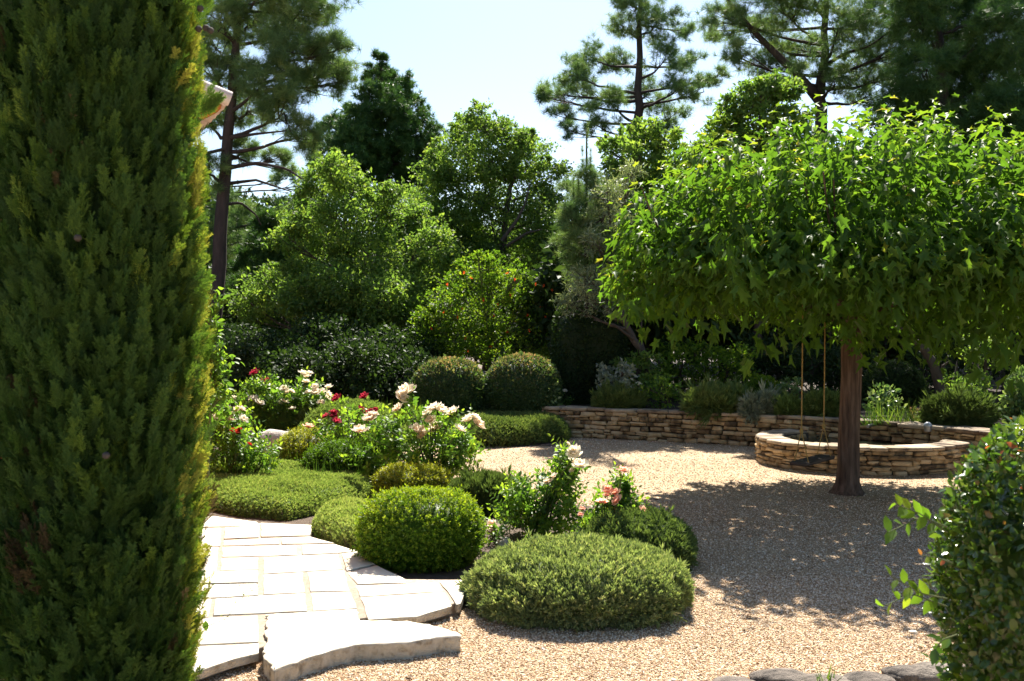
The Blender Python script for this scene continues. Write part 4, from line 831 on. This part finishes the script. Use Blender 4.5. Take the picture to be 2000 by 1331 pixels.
BT = [(1330, 715, 55, 16.6, 'pomegranate', 'sunlit yellow-green shrub above the wall under the mulberry edge'), (1420, 720, 55, 16.4, 'pomegranate', 'yellow-green shrub above the wall beside the spreading juniper'), (1245, 720, 40, 15.7, 'oak', 'fresh green shrub at the foot of the olive trunk'), (1200, 745, 36, 15.4, 'silver', 'greyish leafy shrub before the hedge column'), (1290, 770, 36, 15.0, 'rose', 'thin leafy shrub rising by the olive stems above the wall'), (1520, 640, 70, 18, 'oakdark', 'dark evergreen shrub seen under the mulberry between the swing ropes'), (1620, 640, 75, 17.5, 'oakdark', 'dark evergreen shrub right behind the mulberry trunk'), (1730, 620, 80, 17.5, 'oakdark', 'dark evergreen shrub behind the clipped dark ball'), (1850, 630, 80, 17.0, 'oakdark', 'dark evergreen shrub behind the leaning olive'), (1960, 640, 85, 16.0, 'oakdark', 'dark evergreen shrub at the frame edge beyond the wall'), (1925, 680, 40, 14.0, 'oak', 'patch of sunlit bush beyond the leaning olive trunk'), (1545, 760, 22, 14.3, 'variegated', 'shiny pale-leaved small shrub by the swing ropes'), (1890, 770, 45, 13.2, 'oak', 'mid-green bush standing behind the feathery juniper'), (1480, 560, 80, 18.5, 'oakdark', 'dark evergreen tree bush high behind the mulberry'), (1380, 590, 80, 18.5, 'oakdark', 'dark bush behind the yellow-green shrubs'), (1585, 715, 52, 16.4, 'oakdark', 'dark leafy bush filling the shade behind the swing'), (1665, 730, 46, 15.9, 'oakdark', 'dark leafy bush showing beside the mulberry trunk'), (1480, 700, 50, 17, 'oakdark', 'dark leafy bush above the round clipped ball'), (1810, 720, 50, 16.2, 'oakdark', 'dark leafy bush behind the leaning trunk base')]
for k, (x, y, r, d, mt, lab) in enumerate(BT):
    tree('terrace_shrub', lab, d, [(x, HY + F * (H - .41) / d), (x, y + 15), (x + 4, y - r * .4)], .035, [(x, y, r * .8), (x - r * .5, y + r * .5, r * .6), (x + r * .55, y + r * .5, r * .6), (x - r * .5, y - r * .4, r * .5), (x + r * .5, y - r * .45, r * .5)], 'leaf', mt, 'shrubs on the terrace behind the wall', cat='shrub', bark='olivebark', clusters=40, leaves=22, leaf=.07 if d > 15 else .06, dspread=.35, branchlets=3, z0=.41, ctight=.24)
# leaning olive behind the mulberry
tree('olive_tree', 'old brown olive trunk leaning over the shaded terrace behind the lamp', 14.2, [(1838, 790), (1836, 750), (1825, 715), (1808, 690), (1795, 672), (1770, 655), (1745, 645)], .085,
     [(1740, 560, 45), (1800, 560, 50), (1860, 560, 50), (1700, 600, 30), (1920, 590, 40)], 'leaf', 'oakdark', bark='olivebark', clusters=40, leaves=22, leaf=.075, tmpl=NARROW, dspread=.5, z0=.41, r1=.035,
     extra_limbs=[([(1836, 738, 0), (1842, 715, -.05), (1856, 705, -.1)], .03), ([(1862, 750, .2), (1868, 725, .2), (1870, 705, .25)], .028)])
# terrace plants close to the wall
def tdome(name, lab, px, py, w, h, d, tmpl, n, s, mat, **k):
    d += .16; c = at(px, py, d); r = w / 2 / F * d * .92; hh = h / F * d * .9
    return dome(name, lab, 'shrub', (c[0], d, .41 + hh * .35), (r, r * .8, hh * .65), hh * .3, tmpl, n, s, mat, z0=.40, **k)
tdome('boxwood_ball', 'round clipped box ball under the mulberry leaves above the wall', 1490, 785, 74, 68, 14.8, BOXS, 2800, .05, 'box', var=(0, .6), tipvar=.3)
tdome('boxwood_ball', 'huge dark clipped ball in deep shade behind the mulberry trunk', 1745, 790, 125, 100, 15.0, BOXS, 4200, .055, 'oakdark', var=(.1, .8))
tdome('lavender_mound', 'spiky grey-green mound on the wall top before the hedge column', 1208, 795, 98, 42, 14.9, FEATHER, 2600, .09, 'santolina', up=.8, depth=.2, shrink=.8, var=(.2, .9))
tdome('juniper_shrub', 'spreading juniper with golden-green fans hanging over the middle of the wall', 1405, 806, 135, 46, 14.25, FEATHER, 2400, .13, 'santolina', up=.3, lum=.16, ls=6, depth=.2, shrink=.75, var=(.2, .95), tipvar=.2)
tdome('silver_shrub', 'feathery silver-grey plant on the wall top by the juniper', 1497, 812, 48, 44, 13.75, FEATHER, 700, .10, 'silver', up=.8, depth=.3, shrink=.6, var=(.1, .9))
tdome('silver_shrub', 'pale grey plant trailing over the wall coping', 1468, 822, 40, 36, 13.7, FEATHER, 500, .09, 'silver', up=.2, depth=.3, shrink=.6, var=(.1, .8))
tdome('lavender_mound', 'small round green mound beside the swing rope on the wall top', 1542, 816, 52, 38, 13.55, FEATHER, 1300, .07, 'thyme', up=.7, depth=.2, shrink=.8, var=(0, .7))
tdome('lavender_mound', 'twiggy grey-green mound close to the mulberry trunk on the wall', 1608, 820, 76, 52, 13.4, FEATHER, 1900, .08, 'santolina', up=.8, depth=.2, shrink=.75, var=(.1, .9))
tdome('juniper_shrub', 'wide feathery dark juniper on the wall top beside the lamp', 1872, 846, 122, 62, 12.3, FEATHER, 3000, .10, 'santolina', up=.4, lum=.12, ls=6, depth=.2, shrink=.78, var=(0, .6))
tdome('rose_shrub', 'slender bush of pale shiny leaves in a sun patch behind the basin', 1727, 815, 80, 72, 13.6, [LEAF], 430, .065, 'variegated', depth=.9, shrink=.12, up=.1, rnd=.8, var=(.1, .9))
tdome('bronze_plant', 'little bronze-leaved plant behind the garden lamp', 1793, 832, 40, 34, 12.9, [LEAF], 220, .035, 'abelia', depth=.8, shrink=.2, var=(.5, 1))
tdome('variegated_shrub', 'loose pale-leaved shrub beyond the wall above the glossy foreground bush', 1990, 830, 60, 130, 12.0, [LEAF], 1100, .07, 'variegated', depth=.8, shrink=.3, rnd=.9, var=(.1, .9))
tuft_grass('grass_tuft', 'long arching grass on the wall top behind the lamp', [(*at(x, 836, 12.7)[:2], .41) for x in np.linspace(1700, 1800, 14)], 240, .34, .06, lean=.4)
tuft_grass('grass_tuft', 'thin upright grass behind the spreading juniper', [(*at(x, 800, 14.6)[:2], .41) for x in np.linspace(1420, 1480, 14)], 160, .5, .06, lean=.12)
sr = MB()
# single white rose on the terrace
for (x, y, d, s, lab) in ((1247, 752, 15.0, 12, 'single white rose on a thin stem above the grey-green mound'), (1103, 765, 15.6, 10, 'lone white bloom in the shade before the hedge column')):
    e = at(x, y, d); bse = np.array([e[0] + .03, e[1], .41]); rt2 = thing('white_rose', bse, lab, 'rose'); s1 = MB(); s1.tube([bse, (bse + e) / 2 + [.02, 0, 0], e], [.005, .004, .003], 5)
    k = 8; pp = bse + (e - bse) * RNG.random((k, 1)); s1.build('stem', M['stem'], rt2, bse); s2 = MB(); s2.scatter(ROSES[0], pp, frames(rdir(k) + [0, 0, .5], rdir(k)), .12, .5); s2.build('foliage', M['rose'], rt2, bse)
    bl = bpy.data.objects.new('bloom', BM['white']); COL.objects.link(bl); bl.parent = rt2; bl.location = tuple(e - bse); bl.rotation_euler = (.5, 0, 0); bl.scale = (s / F * d * .6,) * 3

# far wood: a few trees built once, copied
def proto(kind, mat, seed, leaf, tm):
    global RNG
    lob = [(1000 + 60 * math.cos(a) * q, 560 - 45 * k, 46 - 2 * k) for k in range(6) for a, q in ((0, 1), (2.1, .8), (4.2, .9))]
    return tree('wood_tree', 'dark tree of the wood behind the garden', 36, [(1000, HY + F * H / 36), (1000, 560), (1002, 330)], .2, lob, kind, mat, 'trees of the wood behind the garden', clusters=34, leaves=12 if kind == 'pine' else 26, leaf=leaf, dspread=1.6, branchlets=2, tmpl=tm, limbs=False)
pr = [proto('leaf', 'oakdark', 1, .20, None), proto('pine', 'fir', 2, .26, FIRT)]
def copy_tree(o, loc, rz, sc):
    c = o.copy(); COL.objects.link(c); c.location = loc; c.rotation_euler = (0, 0, rz); c.scale = sc
    for ch in o.children:
        k = ch.copy(); COL.objects.link(k); k.parent = c
SP = [(450, 33, 1.0), (540, 34, .95), (600, 35, 1.0), (880, 36, .95), (1020, 36, 1.0), (380, 36, 1.15), (470, 40, .85), (560, 38, .9), (650, 40, .95), (760, 37, .85), (860, 39, .8), (950, 38, .8), (1060, 38, .9), (1150, 36, .9), (1250, 36, 1.1), (1350, 34, 1.15), (1450, 35, 1.3), (1560, 33, 1.2), (1660, 34, 1.4), (1760, 33, 1.3), (1860, 34, 1.5), (1970, 33, 1.4), (2080, 34, 1.5), (900, 33, .8), (990, 34, .85), (820, 33, .7), (700, 33, .75), (1300, 28, .7), (1420, 28, .75), (1540, 27, .8), (1700, 26, .9), (1900, 25, .95), (280, 36, 1.2), (430, 33, .7)]
for k, (x, d, s) in enumerate(SP):
    loc = ((x - CX) / F * d, d, 0); q = pr[k % 2] if k % 5 else pr[0]
    if k < 2:
        pr[k].location = loc; pr[k].scale = (s * .9, s * .9, s * .75); pr[k].rotation_euler = (0, 0, k)
    else: copy_tree(q, loc, k * 1.3, (s * .9, s * .9, s * .75))
for k, (x, y, s) in enumerate([(-9, 22, .9), (-13, 18, 1.0), (-14, 27, 1.1), (-20, 24, 1.2), (-18, 14, 1.0), (-25, 17, 1.2), (13, 15, .9), (16, 20, 1.1), (20, 13, 1.1), (15, 10, .8), (21, 27, 1.2), (26, 19, 1.2)]):
    copy_tree(pr[k % 2], (x, y, 0), k * 1.7, (s, s, s * .85))

lobu = [(1000 + x, 600 + y, r) for x, y, r in ((0, 40, 50), (-55, 60, 42), (55, 60, 42), (-30, 5, 36), (35, 0, 36), (0, -35, 30))]
ug = tree('wood_shrub', 'dark bushy undergrowth shrub at the edge of the wood', 26, [(1000, HY + F * H / 26), (1000, 650), (1002, 600)], .06, lobu, 'leaf', 'oakdark', 'undergrowth shrubs at the edge of the wood', cat='shrub', clusters=60, leaves=26, leaf=.17, dspread=.8, limbs=False, ctight=.26)
for k, x in enumerate(list(range(330, 2200, 75)) + list(range(360, 2200, 105))):
    dd = (RNG.uniform(17.5, 20) if x > 1180 else RNG.uniform(25, 28)) if k % 2 else RNG.uniform(27, 31); loc = ((x - CX) / F * dd, dd, 0); sc_u = (RNG.uniform(1.0, 1.35), 1.1, RNG.uniform(1.0, 1.5) if x > 1180 else RNG.uniform(.8, 1.0))
    if k == 0: ug.location = loc; ug.scale = sc_u
    else: copy_tree(ug, loc, k * 1.9, sc_u)

# ------------------------------------------------------------------ mulberry and swing
mb0 = np.array([(1655 - CX) / F * 9.9, 9.9, 0])
mul = thing('mulberry_tree', mb0, 'umbrella-shaped mulberry with broad lobed leaves and a straight trunk in the gravel', 'tree')
tz = np.array([0, .04, .12, .3, .6, .9, 1.2, 1.5, 1.75]); tr = np.array([.162, .132, .115, .107, .102, .100, .100, .105, .12])
tb = MB(); pts = np.c_[mb0[0] + .045 * tz / 1.5 + .004 * np.sin(tz * 7), np.full(9, mb0[1]), tz]
th = np.arange(20) * 2 * math.pi / 20
ring = np.concatenate([pts[i] + np.c_[np.cos(th), np.sin(th), 0 * th] * (tr[i] * (1 + .035 * np.sin(th * 5 + .4 * i) + (.12 * np.maximum(0, np.sin(th * 2.5 + 1)) if i < 2 else 0)))[:, None] for i in range(9)])
j = np.arange(20); k = (j + 1) % 20
tb.add(ring, np.concatenate([np.stack([r * 20 + j, r * 20 + k, (r + 1) * 20 + k, (r + 1) * 20 + j], 1) for r in range(8)])); tb.build('trunk', M['mulbark'], mul, mb0, smooth=True)
top = pts[-1]
for a_ in np.radians([15, 75, 130, 185, 240, 305]):
    lb = MB(); e1 = top + np.array([math.cos(a_) * .9, math.sin(a_) * .9, .22]); e2 = top + np.array([math.cos(a_ + .15) * 1.8, math.sin(a_ + .15) * 1.8, .55]); lb.tube(np.r_[bez(top - [0, 0, .1], top + [math.cos(a_) * .4, math.sin(a_) * .4, .12], e1, 6), [(e1 + e2) / 2 + [0, 0, -.02], e2]], np.linspace(.06, .02, 8), 8)
    for q in range(4):
        b2 = a_ + RNG.uniform(-.5, .5); s_ = e1 + (e2 - e1) * RNG.random(); lb.tube(bez(s_, s_ + [math.cos(b2) * .3, math.sin(b2) * .3, .1], s_ + [math.cos(b2) * .5, math.sin(b2) * .5, .7], 5), np.linspace(.02, .006, 5), 5)
    lb.build('limb', M['mulbark'], mul, mb0, smooth=True)
fo = MB(); NS = 2400
MC = np.array([3.55, 9.85, 2.25]); u = rdir(NS); pw = (np.abs(u[:, 0]) ** 2 + np.abs(u[:, 1]) ** 2) ** .5
p3 = (pw ** 2.8 + np.abs(u[:, 2]) ** 2.8) ** (-1 / 2.8); su = u * p3[:, None]
rad = np.stack([np.full(NS, 2.62), np.full(NS, 2.5), np.where(u[:, 2] > 0, 1.3, .62 * (1 + .5 * lump(su, 3.5)))], 1)
tipk = (1 + .10 * lump(su, 4) + .05 * lump(su, 11) - .30 * RNG.random(NS) ** 2.2); tip = MC + su * rad * tipk[:, None]
lowk = u[:, 2] < -.45
sdir = norm(norm(u / rad) + np.stack([np.zeros(NS), np.zeros(NS), np.where(u[:, 2] > -.1, 1.1, -.1)], 1) + .25 * RNG.normal(size=(NS, 3)))
tip[:, 2] += np.where(u[:, 2] > .3, RNG.uniform(-.12, .2, NS), 0); NL = 9
for k in range(NL):
    f_ = k / (NL - 1); pos = tip - sdir * (1 - f_) * .52 + RNG.normal(size=(NS, 3)) * .02
    a_ = k * 2.4 + RNG.uniform(0, 6.28, NS); side = norm(np.cross(sdir, rdir(NS)))
    ld = norm(side + sdir * (.1 + .5 * f_ ** 3) + np.array([0, 0, -1.0 + .6 * f_ ** 3])); nn = norm(norm(u / rad) * .8 + side * .5 + np.array([0, 0, .5]) + .55 * RNG.normal(size=(NS, 3)))
    s = (.132 - .062 * f_ ** 3) * RNG.uniform(.75, 1.2, NS); m = (pos[:, 2] > 1.5) | (RNG.random(NS) < .4)
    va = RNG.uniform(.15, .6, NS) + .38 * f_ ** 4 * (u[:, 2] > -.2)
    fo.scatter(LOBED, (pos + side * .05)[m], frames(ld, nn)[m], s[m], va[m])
# inner leaves
n = 4200; q = rdir(n) * (RNG.random((n, 1)) ** .4) * np.array([2.3, 2.2, .95]); q[:, 2] = np.maximum(q[:, 2], -.5); pos = MC + [0, 0, .25] + q
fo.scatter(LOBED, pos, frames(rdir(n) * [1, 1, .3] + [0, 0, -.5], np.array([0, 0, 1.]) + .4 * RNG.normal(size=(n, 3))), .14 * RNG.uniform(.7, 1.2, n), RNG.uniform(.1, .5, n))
# hanging lower sprays
for (x, y, d) in [(1490, 690, 8.9), (1310, 650, 9.2), (1260, 640, 9.3), (1570, 660, 8.6), (1700, 690, 9.2), (1790, 650, 8.3), (1955, 735, 7.9), (1930, 700, 8.0), (1400, 640, 8.8), (1245, 610, 9.3), (1640, 620, 8.2), (1460, 560, 7.8), (1440, 520, 7.9), (1910, 500, 7.8), (1860, 640, 8.0)]:
    c = at(x, y, d); k = 13; pp = c + np.c_[RNG.normal(size=(k, 2)) * .10, RNG.uniform(-.08, .28, k)]
    fo.scatter(LOBED, pp, frames(rdir(k) * [1, 1, .2] + [0, 0, -.9], rdir(k) * .5 + [0, -.3, .6]), .15 * RNG.uniform(.7, 1.15, k), RNG.uniform(.2, .6, k))
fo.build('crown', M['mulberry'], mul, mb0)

sa, sb = at(1562, 903, 9.35), at(1612, 893, 9.85); sz = .37; sa[2] = sb[2] = sz
ctr = (sa + sb) / 2; sw = thing('rope_swing', ctr, 'wooden plank swing on two yellow ropes hanging from the mulberry', 'swing')
ax = norm(sb - sa); bx_ = norm(np.cross(ax, [0, 0, 1.])); se = MB()
L_ = np.linalg.norm(sb - sa) / 2 + .05
v = CHB[0].copy(); v = (v * np.array([L_, .09, .016])) @ np.array([ax, bx_, [0, 0, 1.]]) + ctr
se.add(v, CHB[1]); se.n -= 24; se.v.pop(); se.add(v, CHB[2]); se.build('seat', M['plank'], sw, ctr)
for e, x in ((sa, 1568), (sb, 1603)):
    rp = MB(); tpz = 2.1; e2 = e + ax * (.04 if x == 1568 else -.04); tp_ = np.array([e2[0] + .015, e2[1], tpz])
    rp.tube([e2 + [0, 0, .30], e2 * .5 + tp_ * .5, tp_], .0062, 8, cap=True)
    for s_ in (-1, 1): rp.tube([e2 + bx_ * .075 * s_ + [0, 0, -.02], e2 + bx_ * .06 * s_ + [0, 0, .05], e2 + [0, 0, .31]], .005, 6)
    rp.tube([e2 + [0, 0, .28], e2 + [0, 0, .305], e2 + [0, 0, .33]], [.012, .02, .012], 8)
    rp.build('rope', M['rope'], sw, ctr, smooth=True)

# ------------------------------------------------------------------ cypress
cd = 3.75; cx0 = (194 - CX) / F * cd; cy = thing('cypress_tree', (cx0, cd, 0), 'tall columnar cypress of dense upright sprays, bleached and painted sunlit gold on one side', 'tree')
ZR = np.array([(0, .31), (.35, .365), (.65, .392), (1.15, .412), (1.75, .405), (2.3, .388), (2.9, .385), (3.6, .33), (4.6, .16), (5.4, .03)])
def crad(z): return .965 * np.interp(z, ZR[:, 0], ZR[:, 1])
fo = MB(); zs = np.linspace(.02, 5.2, 40); th = np.arange(24) * 2 * math.pi / 24
v = np.concatenate([np.c_[cx0 + np.cos(th) * (crad(z) * .70) * (1 + .08 * lump(np.c_[np.cos(th), np.sin(th), 0 * th + z], 6)), cd + np.sin(th) * crad(z) * .70, 0 * th + z] for z in zs]); j = np.arange(24); k = (j + 1) % 24
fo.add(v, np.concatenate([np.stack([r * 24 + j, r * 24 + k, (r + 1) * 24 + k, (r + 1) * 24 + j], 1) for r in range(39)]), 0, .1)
n = 5200; a_ = RNG.uniform(0, 6.283, n); z_ = np.r_[RNG.uniform(0, 3.0, 4300), RNG.uniform(3.0, 5.2, 900)]; r_ = crad(z_) * RNG.uniform(.74, .88, n)
od = np.c_[np.cos(a_), np.sin(a_), 0 * a_]; w = RNG.integers(0, 4, n); R_ = frames(od * RNG.uniform(.2, .7, (n, 1)) + np.array([0, 0, 1.]) + .25 * RNG.normal(size=(n, 3)), od + .8 * RNG.normal(size=(n, 3)))
for i in range(4): k = w == i; fo.scatter(FRONDS[i], np.c_[cx0 + r_ * np.cos(a_), cd + r_ * np.sin(a_), z_][k], R_[k], RNG.uniform(.07, .15, k.sum()), np.clip(RNG.uniform(.05, .5, n) + np.exp(-(((a_ + 1.5) % 6.283 - 1.5 - .16) / .36) ** 2) * RNG.uniform(.3, .7, n), 0, 1)[k])  # sun-side fronds: bleached gold and rim sunlight painted into their colour
npl = 950; pth = RNG.uniform(0, 6.283, npl); pz = np.r_[RNG.uniform(-.15, 3.1, 800), RNG.uniform(3.1, 5.0, 150)]
for a_, z_ in zip(pth, pz):
    k = 15; t_ = RNG.random(k); off = RNG.uniform(-.10, .035); zz = np.maximum(z_ + t_ * .28, .02); aa = a_ + RNG.normal(size=k) * .10; rr_ = crad(zz) * .97 + off - .09 + .05 * RNG.random(k) + .02 * t_
    pos = np.c_[cx0 + rr_ * np.cos(aa), cd + rr_ * np.sin(aa), zz]; od = np.c_[np.cos(aa), np.sin(aa), 0 * aa]
    dd = od * RNG.uniform(.12, .5, (k, 1)) + np.array([0, 0, 1.]) + .13 * RNG.normal(size=(k, 3)); nn = od + .6 * RNG.normal(size=(k, 3))
    sun_gold = math.exp(-(((a_ + 1.5) % 6.283 - 1.5 - .16) / .36) ** 2); base_v = RNG.uniform(.05, .58) + (RNG.random() < .06) * .25 + sun_gold * RNG.uniform(.45, .95)  # bleaching plus the sunlit rim, both put into the plume colour
    w = RNG.integers(0, 4, k); R = frames(dd, nn); s = RNG.uniform(.07, .15, k)
    dry = 1 if RNG.random() < .03 else 0
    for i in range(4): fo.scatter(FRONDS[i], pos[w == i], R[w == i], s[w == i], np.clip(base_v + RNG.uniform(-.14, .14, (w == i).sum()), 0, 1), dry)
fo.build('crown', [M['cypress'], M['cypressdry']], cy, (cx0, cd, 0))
tb = MB(); tb.tube([(cx0, cd, 0), (cx0, cd, 2), (cx0, cd, 5)], [.09, .07, .01], 10); tb.build('trunk', M['bark'], cy, (cx0, cd, 0), smooth=True)
for (x, y) in [(353, 8), (391, 17), (388, 57), (402, 55), (411, 60), (152, 465), (207, 890)]:
    dd = cd - .06 if x > 300 else cd - .40; c = at(x, y, dd); cm2 = MB(); uu = ICO2[0].astype(float); kk = 1 + .08 * np.sign(np.sin(uu[:, 0] * 7) * np.sin(uu[:, 1] * 7) * np.sin(uu[:, 2] * 7))
    cm2.add(uu * kk[:, None] * .012 + c, ICO2[1]); cm2.build('cone', M['cone'], cy, (cx0, cd, 0), smooth=True)
# a side twig in front of the eave
tw = MB(); 
for (x, y, dx, s) in [(385, 215, .7, .10), (400, 205, .9, .08), (392, 225, .8, .12), (405, 222, .6, .09), (380, 230, .9, .13), (400, 190, .5, .07), (398, 30, .2, .12), (392, 50, -.1, .1), (385, 20, .3, .12)]:
    tw.scatter(FRONDS[0], at(x, y, cd - .02)[None], frames(np.array([[dx, 0, .7]]), np.array([[.2, -1., .1]])), s, .55)
tw.build('side_spray', M['cypress'], cy, (cx0, cd, 0))

# ------------------------------------------------------------------ house behind the cypress
hd = 6.6
def boxm(name, lo, hi, mat, parent):
    m = MB(); lo, hi = np.array(lo, float), np.array(hi, float)
    vv = np.sign(CHB[0]) * (1 - (1 - np.abs(CHB[0])) * .03) * (hi - lo) / 2 + (lo + hi) / 2; m.add(vv, CHB[1]); m.n -= 24; m.v.pop(); m.add(vv, CHB[2]); return m.build(name, M[mat], parent)
ho = at(416, 640, hd); ho[2] = 0
hs = thing('house', ho, 'ochre plastered house with a pale clay tile eave, mostly hidden by the cypress', 'house'); hs.rotation_euler = (0, 0, math.radians(27))
HW = 2.95                                    # wall top; local +x runs along the gable to the eave, +y away from the camera
boxm('wall', (-4.7, 0, 0), (-.22, 6, HW), 'plaster', hs)
slope = .36; ex = .105; ez = at(450, 196, hd)[2]
rf = MB()
def roofpt(x, y, dz=0): return (x, y, ez + (ex - x) * slope + dz)
rf.add([roofpt(ex - .03, -.04, -.055), roofpt(ex - 4.8, -.04, -.055), roofpt(ex - 4.8, 6, -.055), roofpt(ex - .03, 6, -.055)], [(0, 1, 2, 3)], 0)
for r_ in range(40):
    y = -.03 + r_ * .15
    for s_ in range(11):
        x0 = ex - s_ * .42; x1 = x0 - .46; rf.tube([roofpt(x0, y, .012), roofpt(x1, y, -.004)], [.050, .044], 12, 0, RNG.random())
rf.build('roof', M['tile'], hs, smooth=False)
def prism(mb, prof, y0, y1):
    n_ = len(prof); v_ = [(x, y0, z) for x, z in prof] + [(x, y1, z) for x, z in prof]; mb.add(v_, [(i, (i + 1) % n_, n_ + (i + 1) % n_, n_ + i) for i in range(n_)]); mb.n -= len(v_); mb.v.pop(); mb.add(v_, [list(range(n_))[::-1], list(range(n_, 2 * n_))])
def under(x, dz): return (x, ez + (ex - x) * slope + dz)
bd = MB(); prism(bd, [under(-.6, -.05), under(.05, -.05), under(.045, -.08), under(.01, -.115), (-.06, ez - .12), (-.6, ez - .08)], -.035, .12); bd.build('bargeboard', M['eave'], hs)
rm = MB(); prism(rm, [under(-.6, -.052), under(-.05, -.052), under(-.06, -.085), under(-.6, -.095)], -.07, -.037); rm.build('rafter', M['rafter'], hs)

# ------------------------------------------------------------------ climber at the cypress edge, glossy shrub, stray stalks
cl = tree('climbing_rose', 'leafy green climber growing up beside the cypress', 8.3, [(405, HY + F * H / 8.3), (410, 800), (412, 600), (415, 550)], .012,
     [(408, 560, 18, 0), (412, 590, 20, 0), (412, 630, 22, 0), (415, 670, 22, 0), (420, 710, 24, 0), (422, 745, 26, 0), (425, 780, 26, 0), (400, 700, 40, .1), (400, 800, 40, .1)], 'leaf', 'rose', cat='climber', bark='stem', clusters=46, leaves=7, leaf=.06, tmpl=LEAF, ctight=.2, branchlets=3)
d = 3.35; gx = at(2135, 640, d)[0]
gs = thing('glossy_shrub', (gx, d, 0), 'glossy green shrub with reddish young leaves close to the camera over the edging stones', 'shrub')
mb = MB(); c = np.array([gx, d, .72]); r = np.array([.475, .45, .66]); core(mb, c, r, .72, .05, 5, .84, 0, .2, 2.3)
p, nn, kk = dome_pts(17000, c, r, .72, .07, 6, .14, power=2.3); dd = nn * .6 + np.array([0, 0, .2]) + .8 * RNG.normal(size=p.shape); R = frames(dd, nn + .45 * RNG.normal(size=p.shape) + [0, 0, .4])
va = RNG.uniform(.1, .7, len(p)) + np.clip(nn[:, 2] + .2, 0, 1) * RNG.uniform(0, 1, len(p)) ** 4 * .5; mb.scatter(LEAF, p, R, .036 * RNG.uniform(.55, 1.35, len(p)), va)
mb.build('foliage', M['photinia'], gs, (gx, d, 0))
def sprig(path, n, ls, parent, o, vr, mat='pomegranate'):
    s = MB(); P_ = np.array([at(x, y, dd_) for x, y, dd_ in path]); t = np.linspace(0, 1, len(P_)); tf_ = np.linspace(0, 1, 10); pl = np.stack([np.interp(tf_, t, P_[:, k]) for k in range(3)], 1)
    s.tube(pl, np.linspace(.003, .0012, 10), 5); q = np.linspace(.25, 1, n); pos = np.stack([np.interp(q, tf_, pl[:, k]) for k in range(3)], 1); tang = norm(pl[-1] - pl[0]); alt = np.where(np.arange(n) % 2, 1, -1)[:, None]
    s.scatter(LEAF, pos, frames(tang * .7 + alt * np.array([.2, .3, .8]) + .3 * RNG.normal(size=(n, 3)) + [0, 0, -.2], np.array([.1, -.6, .7]) + .5 * RNG.normal(size=(n, 3))), ls * RNG.uniform(.8, 1.2, n), RNG.uniform(*vr, n), 1); s.build('shoot', [M['stem'], M[mat]], parent, o)
sprig([(1850, 1040, 3.2), (1800, 1005, 3.18), (1750, 985, 3.15)], 9, .052, gs, (gx, d, 0), (.2, .8)); sprig([(1850, 1030, 3.2), (1800, 1010, 3.2), (1735, 1040, 3.15)], 8, .055, gs, (gx, d, 0), (.1, .7), 'rose')
sprig([(1850, 1170, 3.2), (1800, 1160, 3.18), (1740, 1125, 3.15)], 8, .048, gs, (gx, d, 0), (.3, .9)); sprig([(1850, 1185, 3.2), (1780, 1160, 3.16), (1725, 1185, 3.12)], 6, .045, gs, (gx, d, 0), (.3, .9)); sprig([(1860, 1100, 3.2), (1830, 1090, 3.2), (1800, 1085, 3.18)], 4, .028, gs, (gx, d, 0), (.6, .95), 'photinia')
sprig([(1870, 1240, 3.2), (1840, 1250, 3.2), (1815, 1285, 3.2)], 4, .05, gs, (gx, d, 0), (.1, .4), 'photinia')
wb = at(330, 1260, 4.2); wd = MB(); P_ = np.array([at(x, y, 4.2) for x, y in [(330, 1270), (400, 1225), (440, 1210), (468, 1175), (485, 1152)]]); wd.tube(P_, np.linspace(.002, .0008, 5), 5)
pos = P_[RNG.integers(2, 5, 40)] + RNG.normal(size=(40, 3)) * [.018, .02, .02]; wd.scatter(DIA, pos, frames(rdir(40), rdir(40)), .011, .9, 1)
wd.scatter(LEAF, at(402, 1212, 4.2)[None], frames(np.array([[0, 0, -1.]]), np.array([[0, -1., 0]])), .05, .4, 1); wd.build('weed_stalk', [M['stem'], M['grass']], None, P_[0]); tag(bpy.data.objects['weed_stalk'], 'wispy yellow-green flower stalk leaning over the paving from the cypress foot', 'weed')
